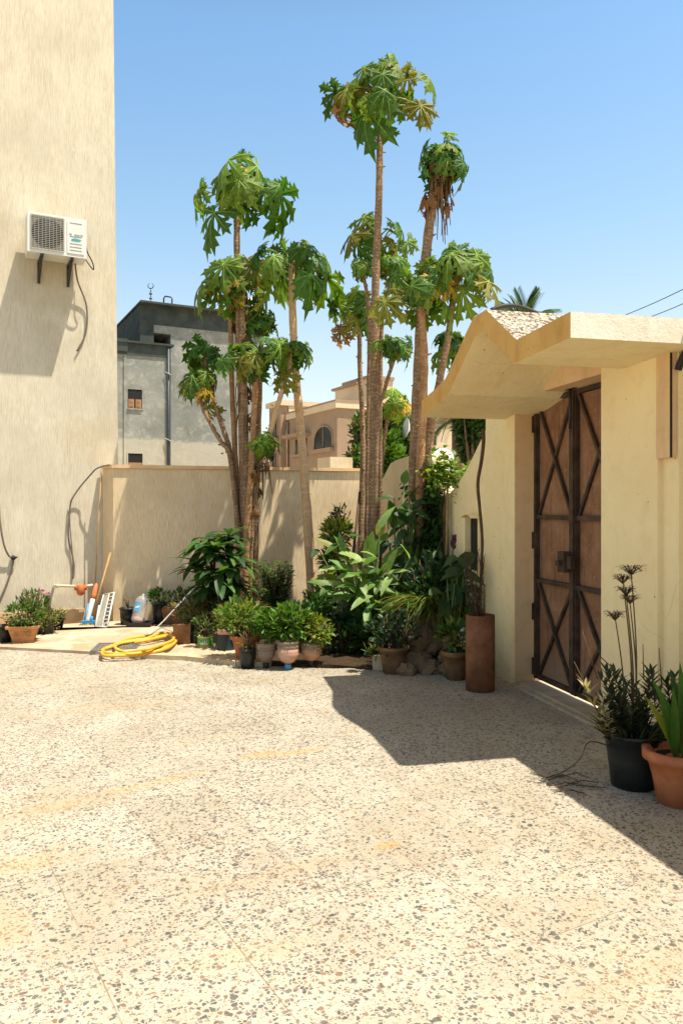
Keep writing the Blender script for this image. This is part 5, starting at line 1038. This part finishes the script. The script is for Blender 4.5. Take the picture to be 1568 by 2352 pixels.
prof += [(.08, .31), (.05, .345), (.022, .36), (.022, .385), (.001, .386)]
mb = MB(); mb.lathe(b0, prof, 28, axis=bx); mb.build('bottle', 'clear_plastic', t)
mb = MB(); q_ = bx.to_track_quat('Z', 'Y').to_matrix()
def lb_(a, z, rad=.0895): return b0 + q_ @ Vector((rad * math.cos(a), rad * math.sin(a), z))
aim = min([i * .05 for i in range(126)], key=lambda a: (q_ @ Vector((math.cos(a), math.sin(a), 0))).y + .35 * (q_ @ Vector((math.cos(a), math.sin(a), 0))).x)
for i in range(8):
    a0, a1 = aim - .62 + i * .14, aim - .62 + (i + 1) * .14; mb.poly([lb_(a0, .16), lb_(a1, .16), lb_(a1, .275), lb_(a0, .275)])
lo = mb.build('label', 'label_blue', t)
mb = MB(); ctr = .2175
for i in range(6):
    a0, a1 = aim - .3 + i * .1, aim - .3 + (i + 1) * .1; mb.poly([lb_(a0, .19 + .004 * i, .0905), lb_(a1, .194 + .004 * i, .0905), lb_(a1, .22 + .004 * i, .0905), lb_(a0, .215 + .004 * i, .0905)])
mb.build('label_mark', 'white_paint', lo)
mb = MB(); mb.lathe(b0, [(.05, .012), (.078, .05), (.078, .09), (.001, .095)], 20, axis=bx); mb.build('paper', 'pink_band', t)
# pots and trough behind the bottle
p = gr(361, 1436, .03); p.y += .12; pot('black_pot', 'tall black pot right of the water bottle', p, .08, .095, .27, 'black_plastic', .006)
shrub('leafy_pot_plant', 'small dark leafed plant in the tall black pot', p + Vector((0, 0, .27)), 'plant', [((p + Vector((0, 0, .34)), .15, .12, .10, 150, .07, .035, [DG, MG]), {'stems': 8})], seed=87)
p = gr(396, 1436, .03); p.y += .14; t = thing('brown_trough', p, 'brown trough planter carrying a cream bowl by the rear wall', 'planter'); mb = MB()
mb.hexa([p + Vector(q) for q in ((-.11, -.09, 0), (.11, -.09, 0), (.11, .09, 0), (-.11, .09, 0))], [p + Vector(q) for q in ((-.145, -.11, .20), (.145, -.11, .20), (.145, .11, .20), (-.145, .11, .20))]); mb.build('trough', 'brown_wood', t)
mb = MB(4)
for k in range(40): q = p + Vector((mb.r.uniform(-.13, .13), mb.r.uniform(-.1, .08), .205)); mb.tube([q, q + Vector((mb.r.uniform(-.05, .05), mb.r.uniform(-.03, .03), mb.r.uniform(0, .03)))], .006, 4)
mb.build('litter', 'dry_straw', t)
mb = MB(); mb.lathe(p + Vector((.01, .0, .205)), [(.055, 0), (.06, .01), (.066, .06), (.06, .06), (.052, .012)], 18); tag(mb.build('cream_bowl', 'yellow_plastic', loc=p + Vector((.01, 0, .205))), 'small cream bowl resting on the brown trough', 'bowl')
shrub('trough_plant', 'dark sprawling plant behind the brown trough', p + Vector((.05, .12, .05)), 'plant', [((p + Vector((.1, .12, .24)), .25, .12, .18, 280, .07, .03, [DG, OG, MG]), {'stems': 10})], seed=88)
mb = MB(); mb.tube([gr(336, 1464, .035), gr(363, 1440, .03).lerp(at(461, 1335, 8.9), 0.12), at(461, 1335, 8.9)], [.007, .009, .011], 8); tag(mb.build('white_stick', 'white_plastic', loc=gr(336, 1464, .035)), 'long white stick leaning over the paving into the shrubs', 'stick')
# drain grating and the hose
t0 = [gr(209, 1496, .036), gr(312, 1489, .036), gr(322, 1477, .036), gr(228, 1478, .036)]
mb = MB(); dn_ = Vector((0, 0, -.02))
for (a, b) in ((0, 1), (1, 2), (2, 3), (3, 0)): mb.bar(t0[a], t0[b], .02, .012)
for k in range(1, 16): f = k / 16; mb.bar(t0[0].lerp(t0[1], f), t0[3].lerp(t0[2], f), .012, .008)
for k in range(1, 4): f = k / 4; mb.bar(t0[0].lerp(t0[3], f), t0[1].lerp(t0[2], f), .008, .007)
tag(mb.build('drain_grating', 'grate_grey', loc=t0[0]), 'grey metal drain grating in the paving under the hose', 'grating')
hr = random.Random(4); mb = MB(); loops = [(438, 1434, .16), (425, 1442, .12), (395, 1453, .05), (350, 1460, .05), (300, 1470, .06), (255, 1482, .05), (233, 1494, .05), (236, 1504, .05), (275, 1508, .05), (330, 1502, .06), (385, 1490, .08), (398, 1470, .10), (385, 1458, .12), (340, 1466, .10), (290, 1474, .09), (250, 1486, .09), (244, 1496, .085), (262, 1503, .085), (300, 1503, .09), (350, 1494, .11), (392, 1482, .13), (402, 1462, .14), (380, 1455, .15), (330, 1470, .12), (280, 1479, .11), (262, 1488, .11), (290, 1496, .11), (345, 1488, .13), (396, 1470, .16), (385, 1462, .17), (340, 1472, .14), (300, 1478, .13)]
ctube(mb, [gr(x + hr.uniform(-9, 9), y + hr.uniform(-2.5, 2.5), .03 + z * .5 * hr.uniform(.5, 1.3)) for x, y, z in loops], .0165, 10, 6); tag(mb.build('hose_coil', 'yellow_hose', loc=gr(330, 1485, .03)), 'yellow garden hose coiled loosely on the paving', 'hose')
# leaning canes by the twin trunks
for (a, b, lab) in (((808, 1300), (826, 1130), 'grey cane leaning left of the ringed trunk'), ((875, 1250), (880, 1142), 'short broken cane right of the tallest trunk')):
    mb = MB(); q0 = at(*a, 9.6); q1 = at(*b, 9.75); lo_ = q0 + (q0 - q1) * (q0.z / max(.01, (q1.z - q0.z))); mb.tube([lo_, q1], [.022, .016], 8); tag(mb.build('garden_cane', 'stem_brown', loc=lo_), lab, 'cane', 'canes among the papaya trunks')

# ---------------------------------------------------------------- beyond the walls
# grey cement house
D0 = 34.0; Q0 = at(326, HY, D0); Q0.z = 0
def QG(s, n, h): return Q0 + BE * s + BM * n + Vector((0, 0, h))
def gs(x, n=0.):
    u = (x - CX) / F; p = Q0 + BM * n; return (u * p.y - p.x) / (BE.x - u * BE.y)
def gz(x, y, n=0.): s = gs(x, n); q = QG(s, n, 0); return EYE + (HY - y) / F * q.y
hg = thing('grey_house', QG(2, 0, 0), 'unpainted grey cement house with dark parapet bands and drainpipe', 'house')
def qbox(mb, s0, s1, n0, n1, h0, h1): mb.hexa([QG(s0, n0, h0), QG(s1, n0, h0), QG(s1, n1, h0), QG(s0, n1, h0)], [QG(s0, n0, h1), QG(s1, n0, h1), QG(s1, n1, h1), QG(s0, n1, h1)])
ztop = gz(326, 690, -.4); zbb = gz(360, 746, 0)
mb = MB(); qbox(mb, gs(392), gs(581), 0, 7, -.06, zbb); qbox(mb, gs(353), gs(392), 0, 7, zbb - .35, zbb); qbox(mb, gs(581), gs(599), .25, 7, -.06, zbb); wl = mb.build('wall', 'grey_cement', hg)
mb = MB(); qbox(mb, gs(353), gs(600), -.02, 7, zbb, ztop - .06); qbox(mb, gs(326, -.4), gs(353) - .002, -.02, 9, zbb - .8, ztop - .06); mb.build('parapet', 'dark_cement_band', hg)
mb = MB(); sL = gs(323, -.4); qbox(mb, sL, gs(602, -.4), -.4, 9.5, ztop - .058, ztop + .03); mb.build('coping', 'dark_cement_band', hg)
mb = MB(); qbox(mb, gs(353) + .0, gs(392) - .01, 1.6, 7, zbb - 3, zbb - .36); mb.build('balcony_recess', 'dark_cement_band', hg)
nF = -1.0; sA, sB, sC = gs(262, nF) - 2, gs(292, nF), gs(388, nF)
zl = gz(388, 822, nF); ztl = gz(388, 796, nF)
mb = MB(); qbox(mb, sA - 3, sC, nF, 6.9, -.06, zl); mb.build('wing_wall', 'grey_cement', hg)
mb = MB(); qbox(mb, sA - 3, sC + .06, nF - .05, 6.85, zl, ztl); qbox(mb, sA - 3, sB, nF - .12, nF - .051, zl + .1, ztl + .15); mb.build('wing_parapet', 'dark_cement_band', hg)
mb = MB(); qbox(mb, sA - 3, sC + .18, nF - .17, 6.9, ztl, ztl + .08); mb.build('wing_coping', 'dark_cement_band', hg)
mb = MB(); qbox(mb, gs(284, nF), gs(290, nF), nF - .05, nF - .001, -.05, zl - .01); mb.build('pilaster', 'grey_cement', hg)
for (x0, x1, y0, y1, sh) in ((293, 326, 893, 937, True), (294, 327, 1041, 1075, False)):
    a0, a1, h0, h1 = gs(x0, nF), gs(x1, nF), gz(x0, y1, nF), gz(x0, y0, nF)
    mb = MB(); qbox(mb, a0, a1, nF - .004, nF + .1, h0, h1); wn_ = mb.build('window', 'opening_shade', hg)
    mb = MB(); ww = .05
    for (c0, c1, d0, d1) in ((a0 - ww, a0, h0 - ww, h1 + ww), (a1, a1 + ww, h0 - ww, h1 + ww)): qbox(mb, c0, c1, nF - .03, nF - .001, d0, d1)
    qbox(mb, a0, a1, nF - .03, nF - .001, h1, h1 + ww); qbox(mb, a0, a1, nF - .06, nF - .001, h0 - ww, h0); mb.build('frame', 'grey_cement', wn_)
    if sh:
        for k in range(2):
            mb = MB(); wdt = (a1 - a0) / 2; c0 = a0 + .03 + k * wdt; c1 = c0 + wdt - .06; hm = h0 + (h1 - h0) * .48
            qbox(mb, c0, c1, nF - .03, nF - .006, h0 + .02, hm)
            for j in range(2): qbox(mb, c0 + .06, c1 - .06, nF - .045, nF - .031, h0 + .08 + j * (hm - h0) * .46, h0 + (hm - h0) * (.40 + j * .48))
            mb.build('shutter', 'shutter_wood', wn_)
    else:
        mb = MB(); qbox(mb, a0 + .02, a1 - .02, nF - .02, nF - .006, h0 + .01, h0 + (h1 - h0) * .38); mb.build('shutter', 'shutter_wood', wn_)
mb = MB(); sd = gs(386, nF - .08); sp0 = QG(sC - .04, nF - .07, 0); mb.tube([sp0, sp0 + Vector((0, 0, gz(386, 799, nF)))], .07, 8); mb.build('drainpipe', 'steel_blue', hg)
for y in (858, 1010):
    mb = MB(); z_ = gz(386, y, nF); mb.bar(sp0 + Vector((-.12, -.08, z_ + .06)), sp0 + Vector((.12, -.08, z_ - .06)), .04, .02); mb.build('pipe_clamp', 'white_paint', hg)
# water tanks and mosque finial
dm = at(352, 700, 36); r_ = 24 / F * 36
mb = MB(); mb.lathe(Vector((dm.x, dm.y, ztop + .0)), [(r_, 0), (r_, .15)] + [(r_ * math.cos(a), .15 + r_ * .72 * math.sin(a)) for a in [i * math.pi / 2 / 8 for i in range(1, 9)]], 28); tag(mb.build('white_dome_tank', 'white_paint', loc=(dm.x, dm.y, ztop)), 'white domed tank on the grey house roof below the crescent', 'tank')
q = at(382, 693, 35.5); k_ = 35.5 / F; mb = MB(); z0 = ztop
pts = [at(376, 700, 35.5), at(376, 685, 35.5), at(379, 680, 35.5), at(393, 682, 35.5), at(395, 686, 35.5), at(395, 702, 35.5)]; pts[0].z = z0; pts[-1].z = z0
mb.tube(pts, .035, 6); tag(mb.build('roof_rail', 'dark_metal', loc=pts[0]), 'bent metal rail over the white domed tank', 'rail')
fd = 60.0
t = thing('minaret_finial', at(346, 712, fd), 'dark crescent finial with stacked beads above the far roof', 'finial'); mb = MB(); k_ = fd / F
mb.tube([at(346, 720, fd), at(346, 664, fd)], .7 * k_, 8)
for (y, rad, hh) in ((686, 4, 4.5), (680, 1.8, 2), (675, 4, 4.5), (668.5, 2, 2.5)):
    c = at(346, y, fd); mb.lathe(c - Vector((0, 0, hh * k_ / 2)), [(.3 * k_, 0), (rad * k_ * .7, hh * k_ * .25), (rad * k_, hh * k_ * .6), (rad * .8 * k_, hh * k_), (.3 * k_, hh * k_)], 12)
mb.build('beads', 'steel_blue', t)
mb = MB(); cc = at(346, 656, fd); pts = [cc + Vector((math.sin(a) * 6.2 * k_, 0, -math.cos(a) * 6.2 * k_)) for a in [(-2.75 + 5.5 * i / 24) for i in range(25)]]; mb.tube(pts, [(.35 + .9 * math.sin(math.pi * i / 24)) * k_ for i in range(25)], 8); mb.build('crescent', 'steel_blue', t)
mb = MB(); mt = at(346, 712, fd); mb.lathe(Vector((mt.x, mt.y, -.05)), [(1.3, 0), (1.2, mt.z - 3), (1.35, mt.z - 2.9), (1.1, mt.z - 1.2), (.25, mt.z), (.05, mt.z + .1)], 16); mb.build('minaret', 'white_paint', t)
tk = at(578, 735, 37.5); mb = MB(); rad = 14 / F * 37.5; prof = [(rad, 0)] + [(rad * (1 if i % 2 else .95), .1 + .1 * i) for i in range(9)] + [(rad * .5, 1.15), (.01, 1.2)]
mb.lathe(Vector((tk.x, tk.y, ztop)), prof, 20); tag(mb.build('white_tank', 'white_paint', loc=(tk.x, tk.y, ztop)), 'ribbed white water tank at the right of the grey roof', 'tank')
sm_ = at(319, 822, 36); mb = MB(); mb.lathe(Vector((sm_.x, sm_.y, ztl + .08)), [(.35, 0), (.4, .1), (.4, .55), (.32, .62), (.01, .66)], 18); tag(mb.build('clay_tank', 'cream_render', loc=(sm_.x, sm_.y, ztl)), 'small cream tank on the lower wing roof of the grey house', 'tank')

# tan house with arched window
D1 = 27.0; T0 = at(774, HY, D1); T0.z = 0
def QT(s, n, h): return T0 + BE * s + BM * n + Vector((0, 0, h))      # s along the sunlit front, n along the shaded side
def tn(x):
    u = (x - CX) / F; return (u * T0.y - T0.x) / (BM.x - u * BM.y)
def tz(x, y): q = QT(0, tn(x), 0); return EYE + (HY - y) / F * q.y
ht = thing('tan_house', QT(2, 2, 0), 'tan house with arched windows beyond the rear wall', 'house')
def tbox(mb, s0, s1, n0, n1, h0, h1): mb.hexa([QT(s0, n0, h0), QT(s1, n0, h0), QT(s1, n1, h0), QT(s0, n1, h0)], [QT(s0, n0, h1), QT(s1, n0, h1), QT(s1, n1, h1), QT(s0, n1, h1)])
nW = tn(661); zr = EYE + (HY - 922) / F * D1; nW2 = tn(634)
mb = MB(); tbox(mb, 0, 7, 0, nW, -.06, zr - .22); mb.build('wall', 'tan_render', ht)
mb = MB(); tbox(mb, -.10, 7.1, -.10, nW, zr - .219, zr); mb.build('cornice', 'cream_render', ht)
mb = MB(); tbox(mb, -.12, 7.12, -.12, nW, zr + .001, zr + .06); mb.build('coping', 'tan_render', ht)
zt2 = zr + .55; mb = MB(); tbox(mb, -.3, 3.5, nW + .002, nW2, -.06, zt2 - .2); mb.build('tower_wall', 'tan_render', ht)
mb = MB(); tbox(mb, -.42, 3.62, nW - .1, nW2 + .1, zt2 - .199, zt2); mb.build('tower_cornice', 'cream_render', ht)
mb = MB(); tbox(mb, .02, 3.4, nW - .06, nW + .001, zr + .065, zt2 - .21); mb.build('tower_sunlit_face', 'cream_render', ht)  # lighter cream sheet puts the sunlit face onto the tan tower
def arch(name, n0, n1, h0, hs, sfr, s=-.004):
    r_ = (n1 - n0) / 2; c = (n0 + n1) / 2; pts = [(n0, h0), (n1, h0), (n1, hs)] + [(c + r_ * math.cos(a), hs + r_ * sfr * math.sin(a)) for a in [math.pi * i / 14 for i in range(1, 14)]] + [(n0, hs)]
    mb = MB(); mb.hexa([QT(s, n, h) for n, h in pts], [QT(s + .05, n, h) for n, h in pts]); w_ = mb.build(name, 'dark_glass', ht)
    fr = MB(); fr.tube([QT(s - .01, n, h) for n, h in pts[1:]] + [QT(s - .01, *pts[0])], .035, 6)
    hh = (h0 + hs + r_ * sfr) / 2; fr.tube([QT(s - .01, c, h0), QT(s - .01, c, hs + r_ * sfr)], .02, 5); fr.build('frame', 'tan_render', w_)
    sl_ = MB(); q_ = [(n0 - .12, h0 - .16), (n1 + .12, h0 - .16), (n1 + .12, h0 - .02), (n0 - .12, h0 - .02)]; sl_.hexa([QT(s - .18, n, h) for n, h in q_], [QT(s - .0, n, h) for n, h in q_]); sl_.build('sill', 'tan_render', w_)
arch('arched_window', tn(764), tn(722), tz(742, 1030), tz(742, 1008), .0 + (tz(742, 978) - tz(742, 1008)) / ((tn(722) - tn(764)) / 2))
nm0, nm1 = nW + (nW2 - nW) * .25, nW + (nW2 - nW) * .72
arch('tall_window', nm0, nm1, tz(646, 1007), tz(646, 962), 1.1, -.304); arch('low_window', nm0, nm1, tz(646, 1076), tz(646, 1055), 1.0, -.304)
n0_, n1_ = tn(705), tn(678); mb = MB(); q_ = [(n0_, tz(690, 1042)), (n1_, tz(690, 1042)), (n1_, tz(690, 1008)), (n0_, tz(690, 1008))]; mb.hexa([QT(-.004, n, h) for n, h in q_], [QT(.05, n, h) for n, h in q_]); w_ = mb.build('hooded_window', 'dark_glass', ht)
mb = MB(); q_ = [(n0_ - .3, tz(690, 1006)), (n1_ + .3, tz(690, 1006)), (n1_ + .3, tz(690, 998)), (n0_ - .3, tz(690, 998))]; mb.hexa([QT(-.45, n, h) for n, h in q_], [QT(-.0, n, h) for n, h in q_]); q_ = [(n0_ - .1, tz(690, 1050)), (n1_ + .1, tz(690, 1050)), (n1_ + .1, tz(690, 1044)), (n0_ - .1, tz(690, 1044))]; mb.hexa([QT(-.2, n, h) for n, h in q_], [QT(-.0, n, h) for n, h in q_]); mb.build('hood', 'tan_render', w_)
mb = MB(); n_p = tn(657); mb.tube([QT(-.06, nW - .1, 0), QT(-.06, nW - .1, zr - .3)], .06, 6); mb.build('drainpipe', 'tan_render', ht)
# stair tower on its roof
mb = MB(); dx = D1 + 3
def fbox(mb, x0, x1, y0, y1, d, dep): 
    a, b = at(x0, y1, d), at(x1, y1, d); a2, b2 = a + BM * 0, a + BE * ((b.x - a.x) / BE.x); h = (y1 - y0) / F * d
    mb.hexa([a, b2, b2 + BM * dep, a + BM * dep], [v + Vector((0, 0, h)) for v in (a, b2, b2 + BM * dep, a + BM * dep)])
fbox(mb, 847, 905, 868, 945, dx, 2); fbox(mb, 822, 846, 882, 940, dx + .6, 2); mb.build('stair_tower', 'cream_render', ht)
mb = MB(); fbox(mb, 845, 908, 861, 867.8, dx - .1, 2.2); fbox(mb, 818, 844.5, 876, 881.8, dx + .5, 2.2); mb.build('tower_coping', 'tan_render', ht)
mb = MB(); fbox(mb, 758, 810, 1049, 1082, 13.2, .5); mb.tube([at(790, 1080, 13.5), Vector((at(790, 1080, 13.5).x, 13.5, 0))], .3, 8); tag(mb.build('cream_box', 'cream_render', loc=at(785, 1080, 13.3)), 'plain cream masonry box behind the rear wall coping', 'masonry box')
# trees and things beyond the garden wall
def tree(label, c, rx, ry, rz, n, L, Wd, cols, seed, name='leafy_tree', group='trees beyond the walls'):
    c = Vector(c); t = thing(name, (c.x, c.y, 0), label, 'tree', group); mb = MB(seed)
    for k in range(7):
        o = Vector((mb.r.gauss(0, .45) * rx, mb.r.gauss(0, .45) * ry, mb.r.gauss(0, .45) * rz)); bush(mb, c + o, rx * .55, ry * .55, rz * .5, n // 7, L, Wd, cols, shell=.3)
    mb.build('crown', 'shrub_leaf', t); mb = MB(seed)
    mb.tube([Vector((c.x, c.y, -.05)), Vector((c.x + .05, c.y, c.z * .6)), c], [.12, .09, .05], 8)
    for k in range(5): mb.tube([Vector((c.x, c.y, c.z * .6)), c + Vector((mb.r.uniform(-.6, .6) * rx, mb.r.uniform(-.6, .6) * ry, mb.r.uniform(-.2, .6) * rz))], [.05, .015], 6)
    mb.build('trunk', 'stem_brown', t)
tree('dark bushy tree between the tan house and the tall trunks', at(822, 1040, 14.5), .40, .5, .55, 3600, .13, .07, [DG, MG, OG], 201)
tree('dense dark hedge tree behind the twin right trunks', at(905, 985, 14.0), .42, .5, .8, 5200, .13, .07, [DG, OG, (.03, .05, .02), MG], 202)
tree('bright green young tree low behind the right trunks', at(895, 1070, 13.0), .32, .4, .5, 2400, .13, .07, [MG, BG], 203)
tree('glossy dark tree seen through the gap under the canopy', at(1085, 985, 13.0), .38, .5, .75, 4600, .11, .06, [DG, MG, (.02, .05, .02)], 204)
def fronds(mb, c, n, L, seed, droop=1.0, e0=.2, e1=1.3):
    r = random.Random(seed)
    for k in range(n):
        a = k * 2.4 + r.uniform(-.3, .3); el = r.uniform(e0, e1); d = Vector((math.cos(a) * math.cos(el), math.sin(a) * math.cos(el), math.sin(el))); p = Vector(c); pts = [p.copy()]; dirs = []
        for i in range(12): dirs.append(d.copy()); p = p + d * L / 12; d = (d + Vector((0, 0, -droop / 12))).normalized(); pts.append(p.copy())
        mb.tube(pts, [.03, .006], 5, 1)
        for i in range(1, 12):
            for q in (0, .33, .66):
                pp = pts[i].lerp(pts[i + 1] if i < 12 else pts[i], q); s = dirs[min(i, 11)].cross(Vector((0, 0, 1))).normalized()
                for sg in (1, -1): mb.leaf(pp, dirs[min(i, 11)] * .6 + s * sg + Vector((0, 0, .25)), (0, 0, 1), L * .24 * (1.1 - abs(i / 12 - .45)), L * .026, jit([(.035, .065, .03), (.05, .08, .04), DG][r.randrange(3)], r, .3), .2, .2, 0, 2)
def palm(label, c, n, L, seed, trunk_r=.22, **k):
    c = Vector(c); t = thing('palm_tree', (c.x, c.y, 0), label, 'palm tree', 'palms beyond the walls'); mb = MB(seed); fronds(mb, c, n, L, seed, **k); mb.build('crown', ['shrub_leaf', 'stem_green'], t)
    mb = MB(); mb.tube([Vector((c.x, c.y, -.05)), Vector((c.x, c.y, c.z * .5)), c], [trunk_r * 1.2, trunk_r, trunk_r * .9], 12); mb.build('trunk', 'papaya_bark', t)
palm('palm with drooping feathery fronds in the gap left of the pillar', at(1050, 965, 15.5), 15, 1.15, 211, .12, droop=1.6, e0=-.3, e1=1.0)
palm('palm whose frond tips show above the canopy roof', at(1205, 748, 26), 34, 1.25, 212, .2, droop=.8, e0=.15, e1=1.4)
mb = MB(); c = at(938, 985, 13.2); mb.lathe(c, [(.001, 0), (.10, .012), (.17, .05), (.172, .055), (.10, .02), (.001, .008)], 24, axis=(-.96, -.22, .15)); mb.tube([c, Vector((c.x + .08, c.y + .05, c.z - .1)), Vector((c.x + .1, c.y + .1, 0))], .02, 6); tag(mb.build('satellite_dish', 'white_paint', loc=c), 'pale satellite dish edge on, left of the ragged trunk', 'satellite dish')
t = thing('neighbour_house', at(1030, 1060, 20), 'cream neighbour house glimpsed under the canopy through palm fronds', 'house'); t.location.z = 0; t['_w'] = (t.location.x, t.location.y, 0)
mb = MB(); a = at(985, 1060, 20); b = at(1090, 1060, 20); hgt = EYE + (HY - 985) / F * 20; mb.hexa([Vector((a.x, 20, -.05)), Vector((b.x + 1.5, 20.6, -.05)), Vector((b.x + 1.5, 24, -.05)), Vector((a.x, 24, -.05))], [Vector((a.x, 20, hgt)), Vector((b.x + 1.5, 20.6, hgt)), Vector((b.x + 1.5, 24, hgt)), Vector((a.x, 24, hgt))]); mb.build('wall', 'cream_render', t)
mb = MB(); a, b = at(994, 1022, 19.98), at(1002, 1000, 19.98); mb.hexa([Vector((a.x, 19.97, a.z)), Vector((b.x, 20.0, a.z)), Vector((b.x, 20.05, a.z)), Vector((a.x, 20.05, a.z))], [Vector((a.x, 19.97, b.z)), Vector((b.x, 20.0, b.z)), Vector((b.x, 20.05, b.z)), Vector((a.x, 20.05, b.z))]); mb.build('window', 'dark_glass', t)
c = at(1012, 1052, 12.5); mb = MB(); rad = 30 / F * 12.5; mb.lathe(Vector((c.x, c.y, 0)), [(rad, -.05), (rad, c.z - .0)] + [(rad * math.cos(a), c.z + rad * .75 * math.sin(a)) for a in [i * math.pi / 2 / 7 for i in range(1, 8)]], 24); tag(mb.build('white_dome', 'white_paint', loc=(c.x, c.y, 0)), 'bright white rounded structure behind the dip in the garden wall', 'dome')
# power lines
for (x0, y0, x1, y1, lab) in ((1380, 746, 1700, 600, 'upper thin power line crossing the sky at the right'), (1440, 748, 1720, 626, 'lower thin power line crossing the sky at the right')):
    a, b = at(x0, y0, 22), at(x1, y1, 14); mb = MB(); mid = (a + b) / 2 + Vector((0, 0, -.05)); ctube(mb, [a + (a - b) * .6, a, mid, b, b + (b - a) * .6], .010, 5); tag(mb.build('power_line', 'black_rubber', loc=a), lab, 'power line')
for o in bpy.data.objects:
    if '_w' in o: del o['_w']
